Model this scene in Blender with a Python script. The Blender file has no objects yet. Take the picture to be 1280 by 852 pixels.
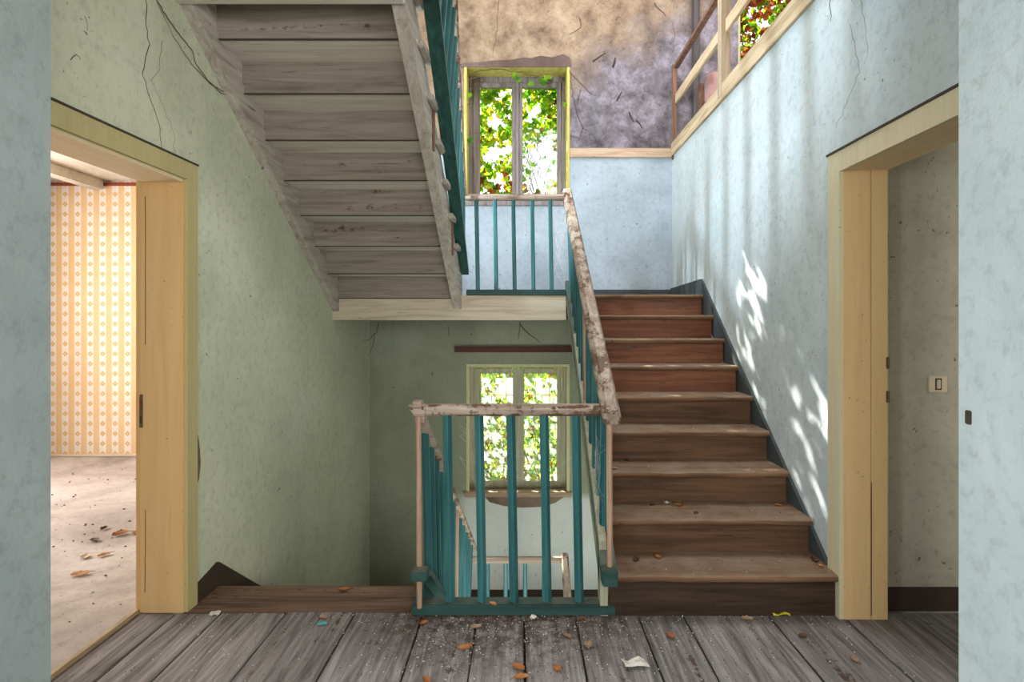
import bpy, bmesh, math, random
from mathutils import Vector, Matrix
random.seed(7)
C = bpy.context.scene
COL = C.collection
PI = math.pi

# ------------------------------------------------------------------ camera
F, VX, VY, EYE = 755.0, 652.0, 402.5, 1.41
cd = bpy.data.cameras.new('camera')
cam = bpy.data.objects.new('camera', cd); COL.objects.link(cam)
cam.location = (0, 0, EYE); cam.rotation_euler = (PI/2, 0, 0)
cd.sensor_width = 36; cd.lens = F/1280*36
cd.shift_x = -(VX-640)/1280; cd.shift_y = -(426-VY)/1280
cd.clip_start = .05; cd.clip_end = 200
C.camera = cam
# ------------------------------------------------------------------ world
w = bpy.data.worlds.new('sky'); C.world = w; w.use_nodes = True
wn = w.node_tree.nodes['Background']
wn.inputs[0].default_value = (.90, .96, 1, 1); wn.inputs[1].default_value = 1.5
# ------------------------------------------------------------------ sun
sd = bpy.data.lights.new('sun', 'SUN'); sd.energy = 17; sd.angle = math.radians(.6); sd.color = (1, .96, .88)
so = bpy.data.objects.new('sun', sd); COL.objects.link(so)
so.rotation_euler = Vector((.58, -1, -.85)).to_track_quat('-Z', 'Y').to_euler()
# ------------------------------------------------------------------ area lamps outside the frame: side room and slot windows, the rest added fill
def area(name, loc, direction, sx, sy, power, col=(1, 1, 1)):
    d = bpy.data.lights.new(name, 'AREA'); d.shape = 'RECTANGLE'; d.size = sx; d.size_y = sy
    d.energy = power; d.color = col
    o = bpy.data.objects.new(name, d); COL.objects.link(o); o.location = loc
    o.rotation_euler = Vector(direction).to_track_quat('-Z', 'Y').to_euler()
    return o
area('hall_fill', (0.3, -2.35, 1.7), (0, 1, -.05), 2.6, 1.7, 75, (1, .97, .93))  # added fill from behind the viewer, no known window
area('hall_left_fill', (-2.9, -.5, 1.7), (1, .45, 0), 1.0, 1.4, 60, (.82, .92, 1))  # added to brighten the right reveal, no known window
area('hall_right_fill', (3.75, -.6, 1.8), (-1, .55, 0), 1.0, 1.4, 58, (1, .98, .93))  # added to lift the left wall, no known window
area('stairwell_top_fill', (.3, 4.4, 5.85), (0, 0, -1), 1.8, 1.8, 78, (.97, .96, 1))  # added fill above the stairwell, the roof has no opening
area('side_room_window_daylight', (-5.3, 4.2, 1.7), (1, -.1, -.05), 2.2, 1.6, 125, (1, .94, .89))
area('stair_slot_window_daylight', (-1.55, 4.25, 2.85), (1, 0, -.05), .08, .5, 62, (.72, .87, 1))
area('right_room_fill', (3.3, .6, 1.6), (-1, .4, 0), .9, 1.1, 9, (1, .93, .82))  # weak fill added for the right room, no known window
area('lower_well_fill', (.2, 3.05, -1.55), (0, 1, .1), 1.6, 1.6, 40, (.95, 1, .95))  # added fill for the lower well, no known door
area('gallery_fill', (3.3, 4.4, 4.4), (-1, .3, -.2), 1.2, 1.0, 34, (.95, .95, 1))  # fill added across the gallery, away from its window
# ------------------------------------------------------------------ exposure
C.view_settings.view_transform = 'Standard'; C.view_settings.look = 'None'
C.view_settings.exposure = 0.66; C.view_settings.gamma = 1; C.view_settings.use_curve_mapping = False
C.cycles.max_bounces = 8; C.cycles.diffuse_bounces = 5; C.cycles.transparent_max_bounces = 12
C.cycles.sample_clamp_indirect = 6; C.cycles.caustics_reflective = False; C.cycles.caustics_refractive = False
C.cycles.use_denoising = True

# ================================================================== materials
def lin(c):
    return tuple(((v/255)/12.92 if v/255 <= .04045 else ((v/255+.055)/1.055)**2.4) for v in c)+(1,)
class NT:
    def __init__(s, name):
        s.m = bpy.data.materials.new(name); s.m.use_nodes = True
        s.t = s.m.node_tree; s.b = s.t.nodes['Principled BSDF']
        s.b.inputs['Specular IOR Level'].default_value = .25
        s.geo = s.t.nodes.new('ShaderNodeNewGeometry')
    def n(s, typ, **kw):
        o = s.t.nodes.new(typ)
        for k, v in kw.items(): setattr(o, k, v)
        return o
    def l(s, a, b): s.t.links.new(a, b)
    def put(s, sock, v):
        if hasattr(v, 'links'): s.l(v, sock)
        elif v is not None: sock.default_value = v
    def pos(s, scale=(1, 1, 1), off=None):
        m = s.n('ShaderNodeMapping'); s.l(s.geo.outputs['Position'], m.inputs['Vector'])
        m.inputs['Scale'].default_value = scale
        if off is not None: s.l(off, m.inputs['Location'])
        return m.outputs[0]
    def noise(s, vec, scale, detail=4, rough=.55, dist=0):
        o = s.n('ShaderNodeTexNoise'); s.l(vec, o.inputs['Vector'])
        o.inputs['Scale'].default_value = scale; o.inputs['Detail'].default_value = detail
        o.inputs['Roughness'].default_value = rough; o.inputs['Distortion'].default_value = dist
        return o.outputs['Fac']
    def ramp(s, fac, stops):
        o = s.n('ShaderNodeValToRGB'); s.l(fac, o.inputs[0]); e = o.color_ramp.elements
        while len(e) < len(stops): e.new(.5)
        for i, (p, c) in enumerate(stops):
            e[i].position = p; e[i].color = c if len(c) == 4 else tuple(c)+(1,)
        return o.outputs[0]
    def step(s, fac, a, b):
        o = s.n('ShaderNodeMapRange'); s.l(fac, o.inputs[0])
        o.inputs[1].default_value = a; o.inputs[2].default_value = b
        return o.outputs[0]
    def math(s, op, a, b=None, c=None):
        o = s.n('ShaderNodeMath', operation=op); s.put(o.inputs[0], a)
        if b is not None: s.put(o.inputs[1], b)
        if c is not None: s.put(o.inputs[2], c)
        return o.outputs[0]
    def mix(s, fac, a, b, mode='MIX'):
        o = s.n('ShaderNodeMix', data_type='RGBA', blend_type=mode); s.put(o.inputs[0], fac)
        s.put(o.inputs[6], a); s.put(o.inputs[7], b); return o.outputs[2]
    def bump(s, h, strength=.3, dist=.01):
        o = s.n('ShaderNodeBump'); s.l(h, o.inputs['Height']); o.inputs['Strength'].default_value = strength
        o.inputs['Distance'].default_value = dist; s.l(o.outputs[0], s.b.inputs['Normal'])
    def xyz(s):
        o = s.n('ShaderNodeSeparateXYZ'); s.l(s.geo.outputs['Position'], o.inputs[0]); return o.outputs
    def done(s, col, rough=.85):
        s.put(s.b.inputs['Base Color'], col); s.put(s.b.inputs['Roughness'], rough); return s.m

def plaster(name, base, dark, light, stain=.35, speck=True, zones=None, bump=.35, coarse=60):
    t = NT(name); p = t.pos()
    big = t.noise(p, 1.3, 5, .6, .6)
    col = t.ramp(big, [(.3, lin(dark)), (.5, lin(base)), (.72, lin(light))])
    fine = t.noise(p, 22, 6, .7)
    col = t.mix(t.math('MULTIPLY', t.step(fine, .5, .72), .34), col, lin(tuple(int(v*.6) for v in base)))
    patch = t.noise(p, 4.5, 8, .7)
    col = t.mix(t.math('MULTIPLY', t.step(patch, .54, .68), .16), col, lin(tuple(int(v*.78) for v in base)))
    col = t.mix(t.math('MULTIPLY', t.step(patch, .46, .34), .22), col, lin(tuple(min(255, int(v*1.08)) for v in base)))
    if zones: col = zones(t, col, p, big, fine)
    # vertical runs of dirt
    runs = t.noise(t.pos((9, 9, .7)), 1.0, 4, .6)
    col = t.mix(t.math('MULTIPLY', t.step(runs, .58, .8), stain), col, lin(tuple(int(v*.7) for v in dark)))
    if speck:
        sp = t.noise(p, 38, 3, .6); sp2 = t.noise(p, 6, 3, .5)
        f = t.math('MULTIPLY', t.step(sp, .665, .71), t.step(sp2, .44, .56))
        col = t.mix(t.math('MULTIPLY', f, .75), col, lin((70, 62, 52)))
        sc = t.noise(t.pos((5, 5, 2.3)), 2.2, 7, .65, 1.2)
        thin = t.math('SUBTRACT', 1.0, t.math('ABSOLUTE', t.math('MULTIPLY', t.math('SUBTRACT', sc, .5), 60)))
        f2 = t.math('MULTIPLY', t.step(thin, .2, 1.0), t.step(sp2, .56, .66))
        col = t.mix(t.math('MULTIPLY', f2, .35), col, lin((96, 88, 74)))
    h = t.noise(p, coarse, 5, .6)
    h2 = t.noise(p, coarse*.16, 3, .5)
    t.bump(t.math('ADD', t.math('MULTIPLY', h, .35), t.math('MULTIPLY', h2, 1.0)), bump, .008)
    return t.done(col, .93)

def wood(name, base, dark, axis='x', light=None, grain=1.0, wear=None, wearcol=None, rough=.75, bump=.4, rnd=.25, dust=None, ck=None, dirt=None):
    t = NT(name)
    oi = t.n('ShaderNodeObjectInfo')
    off = t.n('ShaderNodeCombineXYZ'); r7 = t.math('MULTIPLY', oi.outputs['Random'], 17.0)
    for i in range(3): t.l(r7, off.inputs[i])
    a, b = 1.6, 26
    sc = {'x': (a, b, b), 'y': (b, a, b), 'z': (b, b, a)}[axis]
    p = t.pos(sc, off.outputs[0])
    g = t.noise(p, 1.0*grain, 6, .62, .9)
    col = t.ramp(g, [(.28, lin(dark)), (.5, lin(base)), (.72, lin(light or tuple(min(255, int(v*1.15)) for v in base)))])
    sc2 = tuple(v*2.3 for v in sc)
    p2 = t.pos(sc2, off.outputs[0])
    g2 = t.noise(p2, 1.0, 3, .5)
    crack = t.step(g2, .66, .74)
    col = t.mix(t.math('MULTIPLY', crack, ck if ck is not None else (.12 if wear is not None and bump <= .2 else .55)), col, lin(tuple(int(v*.45) for v in dark)))
    pw = t.pos()
    if wear is not None:
        sc3 = tuple(v*.32 for v in sc)
        n1 = t.noise(t.pos(sc3, off.outputs[0]), 1.0, 6, .72, .4)
        n2 = t.noise(pw, 16, 5, .75)
        nn = t.math('ADD', t.math('MULTIPLY', n1, .62), t.math('MULTIPLY', n2, .38))
        col = t.mix(t.step(nn, wear, wear+.035), col, wearcol if hasattr(wearcol, 'links') else lin(wearcol))
    if dust:
        nz = t.n('ShaderNodeSeparateXYZ'); t.l(t.geo.outputs['Normal'], nz.inputs[0])
        dn = t.noise(pw, 5, 5, .65)
        f = t.math('MULTIPLY', t.step(nz.outputs[2], .5, .9), t.step(dn, .3, .65))
        col = t.mix(t.math('MULTIPLY', f, .8), col, lin(dust))
    sp = t.noise(pw, 55, 2, .5)
    col = t.mix(t.math('MULTIPLY', t.step(sp, .72, .75), .5), col, lin(tuple(int(v*.35) for v in dark)))
    if dirt:      # trodden earth lying in front of the balustrade
        (dx, dy, rx, ry), dc = dirt; q = t.xyz()
        e = t.math('ADD', t.math('POWER', t.math('ABSOLUTE', t.math('DIVIDE', t.math('SUBTRACT', q[0], dx), rx)), 2.0), t.math('POWER', t.math('ABSOLUTE', t.math('DIVIDE', t.math('SUBTRACT', q[1], dy), ry)), 2.0))
        f = t.math('MULTIPLY', t.step(e, 1.0, .2), t.step(t.noise(pw, 14, 7, .75), .44, .58))
        col = t.mix(t.math('MULTIPLY', f, .8), col, lin(dc))
    v = t.math('ADD', 1-rnd/2, t.math('MULTIPLY', oi.outputs['Random'], rnd))
    hs = t.n('ShaderNodeHueSaturation'); t.l(col, hs.inputs['Color']); t.l(v, hs.inputs['Value'])
    t.bump(t.math('ADD', g, t.math('MULTIPLY', crack, -.6)), bump, .004)
    return t.done(hs.outputs[0], rough)

def flat(name, col, rough=.6, metal=0, var=.12):
    t = NT(name); t.b.inputs['Metallic'].default_value = metal
    n_ = t.noise(t.pos(), 30, 4, .6)
    c = t.mix(t.math('MULTIPLY', t.step(n_, .4, .7), var*2), lin(col), lin(tuple(int(v*.6) for v in col)))
    return t.done(c, rough)

M = {}
M['green_lit_plaster'] = plaster('green lit plaster', (203, 207, 181), (191, 197, 170), (211, 215, 192), .18)  # shared stairwell paint tinted green, foliage light put into the colour
M['blue_plaster'] = plaster('blue plaster', (194, 203, 204), (184, 194, 196), (203, 211, 212), .10)
M['pier_plaster_shaded'] = plaster('shade toned blue plaster', (154, 166, 167), (144, 157, 158), (164, 176, 178), .15, speck=False, bump=.6, coarse=70)  # darker copy of the reveal plaster, shade painted into the colour
M['pier_plaster_lit'] = plaster('lit toned blue plaster', (194, 210, 213), (184, 200, 205), (203, 217, 220), .1, speck=False, bump=.8, coarse=70)  # lighter copy of the reveal plaster, light painted into the colour
M['room_plaster'] = plaster('room plaster', (172, 166, 148), (150, 144, 126), (184, 178, 160), .3)
def zones(t, col, p, big, fine):
    z = t.xyz()
    x_, z_ = z[0], z[2]
    wob = t.math('MULTIPLY', t.math('SUBTRACT', t.noise(p, 2.5, 4, .6), .5), .9)
    tan = t.ramp(t.noise(p, 3.4, 9, .74, .15), [(.33, lin((104, 84, 68))), (.5, lin((150, 128, 106))), (.66, lin((178, 158, 134)))])
    gry = t.ramp(t.noise(p, 4.2, 9, .76, .15), [(.34, lin((74, 68, 70))), (.5, lin((122, 114, 120))), (.66, lin((164, 158, 170)))])
    # the distemper turns from tan to bare grey render down to the right
    f = t.math('ADD', t.math('ADD', t.math('MULTIPLY', x_, .55), t.math('MULTIPLY', z_, -.85)), wob)
    up = t.mix(t.step(f, -3.25, -2.75), tan, gry)
    blot = t.noise(p, 11, 8, .8, .1)
    up = t.mix(t.math('MULTIPLY', t.step(blot, .57, .68), .65), up, lin((66, 56, 50)))
    low = t.ramp(big, [(.3, lin((134, 140, 118))), (.55, lin((150, 156, 134))), (.75, lin((164, 170, 150)))])
    white = t.ramp(big, [(.3, lin((196, 202, 196))), (.6, lin((212, 216, 210)))])  # paler zone below the lower sill, its light painted into the colour
    low = t.mix(t.math('MULTIPLY', t.step(z_, -.32, -.40), t.step(x_, -.75, -.55)), low, white)
    c = t.mix(t.step(z_, 1.44, 1.45), low, col)
    return t.mix(t.step(z_, 3.125, 3.13), c, up)
M['back_plaster'] = plaster('stairwell plaster', (172, 184, 192), (150, 162, 170), (190, 202, 212), .25, zones=zones)
M['ceiling'] = plaster('ceiling plaster', (205, 195, 182), (180, 168, 154), (220, 212, 200), .2)
M['concrete'] = plaster('dusty screed', (176, 164, 160), (140, 128, 122), (202, 192, 188), .0, bump=.5)
M['render_patch'] = plaster('bare brown render', (120, 104, 88), (84, 70, 58), (146, 130, 112), .2, bump=.9)
M['brow_patch'] = plaster('exposed lintel render', (108, 90, 84), (78, 62, 56), (128, 110, 104), .2, bump=.9)
M['boards'] = wood('weathered floorboards', (124, 119, 117), (72, 66, 64), 'y', (160, 156, 155), 1.2, wear=.585, wearcol=(84, 70, 60), rough=.9, bump=.9, rnd=.28, dirt=((-.1, 2.9, .75, .55), (66, 52, 44)))
M['subfloor'] = flat('dark subfloor', (40, 30, 24), .95)
M['tread'] = wood('worn brown tread', (116, 86, 62), (76, 54, 40), 'x', (138, 110, 84), 1, wear=.60, wearcol=(66, 44, 32), rough=.7, dust=(148, 130, 112), rnd=.14)
M['riser_red'] = wood('red brown riser', (124, 78, 54), (88, 54, 38), 'x', (144, 96, 70), 1, wear=.55, wearcol=(104, 78, 62), rough=.6, rnd=.16)
M['riser_brown'] = wood('brown riser', (94, 68, 48), (64, 45, 32), 'x', (114, 84, 60), 1, wear=.60, wearcol=(60, 44, 34), rough=.65, rnd=.14)
M['riser_dark'] = wood('dark brown riser', (60, 46, 36), (38, 29, 23), 'x', (78, 60, 46), 1, wear=.60, wearcol=(110, 94, 80), rough=.7)
M['worn_landing'] = wood('trodden brown board', (112, 88, 72), (78, 60, 48), 'x', (136, 112, 94), 1, wear=.57, wearcol=(70, 52, 42), rough=.85, rnd=.1)
M['white_under'] = wood('chalky white boards in lit tone', (220, 213, 202), (196, 187, 174), 'x', (230, 225, 216), .8, wear=.655, wearcol=(104, 80, 62), rough=.9, rnd=.10)  # undersides kept paler, light from below painted into the colour
M['under_riser_shade'] = wood('chalky white riser backs in shade tone', (146, 137, 126), (116, 107, 97), 'x', (162, 154, 144), .8, wear=.585, wearcol=(98, 76, 60), rough=.9, rnd=.10)  # riser backs toned darker than the undersides, shade painted in
M['white_under_y'] = wood('chalky white string', (180, 172, 160), (146, 136, 124), 'y', (200, 194, 184), .8, wear=.62, wearcol=(112, 96, 82), rough=.9, rnd=.08)
M['cream_paint'] = wood('cream painted beam', (206, 194, 172), (176, 162, 140), 'x', (216, 206, 188), .8, wear=.64, wearcol=(120, 96, 74), rough=.7, rnd=.06)
M['frame_yellow'] = wood('ochre cream door lining', (218, 184, 132), (210, 174, 122), 'z', (222, 190, 140), .6, wear=.70, wearcol=(90, 66, 44), rough=.55, rnd=.05, bump=.15)
M['frame_head'] = wood('ochre cream head lining', (224, 204, 166), (216, 194, 154), 'y', (228, 210, 176), .6, wear=.67, wearcol=(90, 66, 44), rough=.55, rnd=.05, bump=.15)
M['casing_olive'] = wood('olive cream casing', (186, 174, 124), (178, 165, 114), 'z', (192, 181, 132), .6, wear=.70, wearcol=(80, 66, 44), rough=.5, rnd=.04, bump=.15)
M['casing_cream'] = wood('cream casing', (210, 199, 166), (202, 190, 154), 'z', (216, 206, 176), .6, wear=.68, wearcol=(80, 66, 44), rough=.5, rnd=.04, bump=.15)
M['teal_z'] = wood('teal paint upright', (52, 104, 106), (38, 80, 84), 'z', (72, 126, 128), .8, wear=.70, wearcol=(84, 66, 52), rough=.38, rnd=.12, bump=.2)
M['teal_y'] = wood('teal paint rail', (42, 82, 76), (28, 60, 58), 'y', (56, 98, 90), .8, wear=.68, wearcol=(90, 74, 60), rough=.45, rnd=.06, dust=(120, 116, 100), bump=.2)
M['teal_x'] = wood('teal paint plank', (42, 72, 68), (28, 52, 50), 'x', (54, 88, 82), .8, wear=.64, wearcol=(92, 78, 64), rough=.5, rnd=.06, dust=(110, 106, 92), bump=.2)
M['rail_y'] = wood('flaking handrail', (176, 158, 140), (126, 104, 88), 'y', (200, 186, 170), 1, wear=.515, wearcol=(110, 84, 68), rough=.6, rnd=.08)
M['rail_x'] = wood('flaking top rail', (168, 150, 134), (124, 104, 90), 'x', (196, 184, 170), 1, wear=.52, wearcol=(100, 76, 62), rough=.6, rnd=.08)
M['rod'] = wood('brown upright rod', (166, 138, 116), (116, 90, 72), 'z', (190, 164, 142), 1, wear=.62, wearcol=(88, 64, 50), rough=.6)
M['raw_y'] = wood('raw pine rail', (190, 168, 136), (150, 128, 98), 'y', (208, 188, 158), 1, wear=.66, wearcol=(112, 92, 74), rough=.8)
M['raw_x'] = wood('raw pine band', (184, 158, 132), (150, 122, 98), 'x', (204, 182, 156), 1, wear=.64, wearcol=(112, 92, 80), rough=.8)
M['raw_z'] = wood('raw pine post', (188, 168, 142), (146, 126, 104), 'z', (206, 190, 166), 1, wear=.66, wearcol=(112, 92, 74), rough=.8)
M['old_z'] = wood('old brown post', (124, 94, 76), (84, 62, 50), 'z', (146, 114, 94), 1, wear=.62, wearcol=(74, 56, 46), rough=.8)
M['grey_band'] = wood('dark grey band', (92, 86, 86), (66, 60, 60), 'z', (112, 106, 106), 1, wear=.62, wearcol=(60, 52, 48), rough=.9)
M['win_z'] = wood('grey window stile', (132, 122, 118), (96, 88, 84), 'z', (154, 146, 144), 1, wear=.60, wearcol=(112, 96, 88), rough=.8, rnd=.05)
M['win_low'] = wood('cream window stile', (172, 170, 146), (138, 134, 112), 'z', (186, 184, 164), 1, wear=.63, wearcol=(110, 104, 82), rough=.8, rnd=.05)
M['win_yellow'] = wood('yellow painted reveal lining', (200, 188, 104), (168, 152, 78), 'z', (212, 202, 126), 1, wear=.66, wearcol=(120, 100, 60), rough=.6, rnd=.04)
M['win_pale'] = wood('pale yellow reveal lining', (204, 202, 158), (180, 178, 132), 'z', (214, 212, 172), 1, wear=.68, wearcol=(120, 110, 70), rough=.6, rnd=.04)
M['skirt'] = flat('slate grey skirting paint', (70, 76, 76), .6)
M['skirt_brown'] = flat('dark brown skirting', (62, 48, 40), .6)
M['maroon'] = flat('maroon border', (132, 60, 44), .7)
M['batten'] = wood('dark red brown batten', (78, 42, 36), (54, 28, 24), 'x', (92, 52, 44), 1, rough=.5)
M['crack'] = flat('dark crack', (74, 66, 56), .95)
M['crack_pale'] = flat('grey crack', (120, 114, 100), .95)
M['vine_wood'] = flat('dry creeper stem', (104, 82, 62), .9)
M['bark'] = flat('brown stems', (96, 62, 44), .9)
M['ivory'] = flat('ivory plastic', (206, 192, 158), .35, var=.05)
M['brass'] = flat('tarnished metal', (120, 104, 80), .4, .7)
M['wire'] = flat('green coated wire', (120, 150, 120), .5)
M['pink'] = flat('dusty pink cloth', (176, 138, 132), .9)
M['paper'] = flat('dirty white paper', (222, 218, 208), .8)
M['yellow'] = flat('yellow wrapper', (214, 206, 52), .4)
M['blue'] = flat('turquoise scrap', (84, 166, 172), .5)
M['web'] = flat('cobweb thread', (225, 222, 215), .8)
def wallpaper():
    t = NT('striped wallpaper'); s = t.xyz()
    P = .1315
    fx = t.math('FRACT', t.math('DIVIDE', t.math('ADD', s[0], 10.0), P))
    d = t.math('ABSOLUTE', t.math('SUBTRACT', fx, .5))            # 0 at band centre
    band = t.math('LESS_THAN', d, .275)
    edge = t.math('MULTIPLY', t.math('GREATER_THAN', d, .255), t.math('LESS_THAN', d, .285))
    fz = t.math('FRACT', t.math('DIVIDE', t.math('ADD', s[2], 10.0), .105))
    dz = t.math('ABSOLUTE', t.math('SUBTRACT', fz, .5))
    dia = t.math('LESS_THAN', t.math('ADD', t.math('MULTIPLY', d, P), t.math('MULTIPLY', dz, .105)), .030)
    hole = t.math('LESS_THAN', t.math('ADD', t.math('MULTIPLY', d, P), t.math('MULTIPLY', dz, .105)), .006)
    n_ = t.noise(t.pos(), 2.2, 5, .6)
    och = t.ramp(n_, [(.3, lin((206, 168, 122))), (.7, lin((216, 184, 144)))])
    wht = t.ramp(n_, [(.3, lin((214, 200, 190))), (.7, lin((226, 216, 208)))])
    stripe = t.math('GREATER_THAN', t.math('FRACT', t.math('MULTIPLY', fx, 16)), .5)
    och = t.mix(t.math('MULTIPLY', stripe, .12), och, lin((244, 214, 170)))
    c = t.mix(band, och, wht)
    c = t.mix(t.math('MULTIPLY', dia, t.math('SUBTRACT', 1.0, hole)), c, lin((206, 170, 116)))
    c = t.mix(t.math('MULTIPLY', edge, .35), c, lin((206, 176, 140)))
    return t.done(c, .85)
M['wallpaper'] = wallpaper()
def leafmat(name, c1, c2, c3, tr=.55):
    t = NT(name)
    n_ = t.noise(t.pos(), 9, 2, .5)
    col = t.ramp(n_, [(.35, lin(c1)), (.5, lin(c2)), (.65, lin(c3))])
    tl = t.n('ShaderNodeBsdfTranslucent'); t.l(col, tl.inputs[0])
    mx = t.n('ShaderNodeMixShader'); mx.inputs[0].default_value = tr
    t.l(t.b.outputs[0], mx.inputs[1]); t.l(tl.outputs[0], mx.inputs[2])
    t.l(mx.outputs[0], t.t.nodes['Material Output'].inputs[0])
    return t.done(col, .6)
M['leaf_green'] = leafmat('ivy leaf green', (70, 122, 22), (116, 168, 30), (160, 200, 44))
M['leaf_yellow'] = leafmat('yellowing leaf', (150, 174, 36), (190, 200, 48), (216, 190, 52))
M['leaf_red'] = leafmat('red brown leaf', (110, 50, 24), (140, 70, 32), (170, 100, 40), .35)
M['leaf_dry'] = leafmat('dry orange leaf', (136, 82, 46), (172, 112, 66), (198, 148, 100), .15)
M['leaf_pale'] = leafmat('dry pale leaf', (150, 118, 92), (176, 146, 120), (194, 168, 144), .1)
M['leaf_dark'] = leafmat('dark dry leaf', (64, 44, 34), (84, 58, 42), (104, 76, 56), .05)
M['hedge'] = leafmat('sunny hedge leaves', (72, 108, 20), (108, 140, 28), (146, 168, 48), .5)
M['lawn'] = flat('sunny lawn', (96, 122, 40), .95)
def glassmat():
    t = NT('dusty window glass')
    tr = t.n('ShaderNodeBsdfTransparent'); tr.inputs[0].default_value = (.93, .97, .95, 1)
    n_ = t.noise(t.pos(), 6, 5, .6)
    mx = t.n('ShaderNodeMixShader'); t.l(t.math('MULTIPLY', t.step(n_, .3, .7), .25), mx.inputs[0])
    t.l(tr.outputs[0], mx.inputs[1])
    d = t.n('ShaderNodeBsdfTranslucent'); d.inputs[0].default_value = (.85, .9, .88, 1)
    t.l(d.outputs[0], mx.inputs[2]); t.l(mx.outputs[0], t.t.nodes['Material Output'].inputs[0])
    return t.m
M['glass'] = glassmat()

# ================================================================== mesh helpers
def mat(m): return M[m] if isinstance(m, str) else m
def link(name, me, parent=None):
    o = bpy.data.objects.new(name, me); COL.objects.link(o)
    if parent is not None:
        o.parent = parent
        o.location = -parent.matrix_basis.translation if False else (0, 0, 0)
    return o
class MB:
    """collects boxes, bars, tubes, prisms in world coordinates"""
    def __init__(s): s.v = []; s.f = []; s.mi = []; s.k = 0
    def add(s, vs, fs):
        o = len(s.v); s.v += [tuple(v) for v in vs]; s.f += [[i+o for i in f] for f in fs]; s.mi += [s.k]*len(fs)
        return s
    def box(s, x0, x1, y0, y1, z0, z1, b=0, fn=None):
        if x1 < x0: x0, x1 = x1, x0
        if y1 < y0: y0, y1 = y1, y0
        if z1 < z0: z0, z1 = z1, z0
        if b <= 0:
            vs = [(x, y, z) for x in (x0, x1) for y in (y0, y1) for z in (z0, z1)]
            fs = [(0, 1, 3, 2), (4, 6, 7, 5), (0, 4, 5, 1), (2, 3, 7, 6), (0, 2, 6, 4), (1, 5, 7, 3)]
        else:
            bm = bmesh.new(); bmesh.ops.create_cube(bm, size=1)
            for v in bm.verts:
                v.co = ((x0+x1)/2+v.co.x*(x1-x0), (y0+y1)/2+v.co.y*(y1-y0), (z0+z1)/2+v.co.z*(z1-z0))
            bmesh.ops.bevel(bm, geom=bm.edges[:], offset=min(b, .45*min(x1-x0, y1-y0, z1-z0)), segments=2, affect='EDGES')
            bm.verts.index_update()
            vs = [v.co[:] for v in bm.verts]; fs = [[v.index for v in f.verts] for f in bm.faces]; bm.free()
        if fn: vs = [fn(*v) for v in vs]
        return s.add(vs, fs)
    def prism(s, poly, a0, a1, axis='x', fn=None):
        """poly of (u,v): axis x -> (y,z); y -> (x,z); z -> (x,y)"""
        def P(u, v, a): return (a, u, v) if axis == 'x' else ((u, a, v) if axis == 'y' else (u, v, a))
        n_ = len(poly); vs = [P(u, v, a0) for u, v in poly]+[P(u, v, a1) for u, v in poly]
        if fn: vs = [fn(*v) for v in vs]
        fs = [list(range(n_)), list(range(2*n_-1, n_-1, -1))]+[[i, i+n_, (i+1) % n_+n_, (i+1) % n_] for i in range(n_)]
        return s.add(vs, fs)
    def bar(s, a, b, prof, up=(0, 0, 1), rot=0):
        """sweeps a profile [(side, up)] from a to b"""
        a = Vector(a); b = Vector(b); d = (b-a).normalized(); side = d.cross(Vector(up)).normalized(); u = side.cross(d)
        cr, sr = math.cos(rot), math.sin(rot); vs = []
        for q in (a, b):
            for (i, j) in prof:
                i, j = i*cr-j*sr, i*sr+j*cr
                vs.append(q+side*i+u*j)
        n_ = len(prof)
        return s.add(vs, [list(range(n_-1, -1, -1)), list(range(n_, 2*n_))]+[[i, (i+1) % n_, (i+1) % n_+n_, i+n_] for i in range(n_)])
    def tube(s, pts, r, n_=5, r2=None):
        pts = [Vector(p) for p in pts]; vs = []; N = len(pts)
        for k, p in enumerate(pts):
            d = (pts[min(k+1, N-1)]-pts[max(k-1, 0)]).normalized()
            s1 = d.cross(Vector((.31, .7, .64))).normalized(); s2 = d.cross(s1)
            rr = r+((r2 if r2 is not None else r)-r)*k/max(1, N-1)
            for i in range(n_):
                t = 2*PI*i/n_; vs.append(p+s1*math.cos(t)*rr+s2*math.sin(t)*rr)
        fs = [[k*n_+i, k*n_+(i+1) % n_, (k+1)*n_+(i+1) % n_, (k+1)*n_+i] for k in range(N-1) for i in range(n_)]
        fs += [list(range(n_-1, -1, -1)), list(range((N-1)*n_, N*n_))]
        return s.add(vs, fs)
    def build(s, name, m, parent=None, smooth=False, **kw):
        me = bpy.data.meshes.new(name)
        pv = Vector(parent['_base']) if (parent is not None and '_base' in parent) else Vector((0, 0, 0))
        if parent is None and 'origin' in kw: pv = Vector(kw['origin'])
        me.from_pydata([tuple(Vector(v)-pv) for v in s.v], [], s.f)
        ms = m if isinstance(m, (list, tuple)) else [m]
        for q in ms: me.materials.append(mat(q))
        if len(ms) > 1: me.polygons.foreach_set('material_index', s.mi)
        bm = bmesh.new(); bm.from_mesh(me); bmesh.ops.recalc_face_normals(bm, faces=bm.faces[:]); bm.to_mesh(me); bm.free()
        if smooth: me.shade_smooth()
        o = bpy.data.objects.new(name, me); COL.objects.link(o)
        if parent is not None:
            o.parent = parent; o['_base'] = tuple(pv)
        else:
            o.location = pv; o['_base'] = tuple(pv)
        for k in ('label', 'category', 'group', 'kind'):
            if k in kw: o[k] = kw[k]
        return o
def thing(name, label, cat, base=(0, 0, 0), group=None, kind=None):
    o = bpy.data.objects.new(name, None); COL.objects.link(o); o.empty_display_size = .1
    o.location = base; o['_base'] = tuple(base)
    if kind: o['kind'] = kind
    if label: o['label'] = label
    if cat: o['category'] = cat
    if group: o['group'] = group
    return o
def struct(mb, name, m, label=None, parent=None, cat='wall', smooth=False):
    kw = {'kind': 'structure'}
    if label: kw['label'] = label; kw['category'] = cat
    return mb.build(name, m, parent, smooth, **kw)

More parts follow.
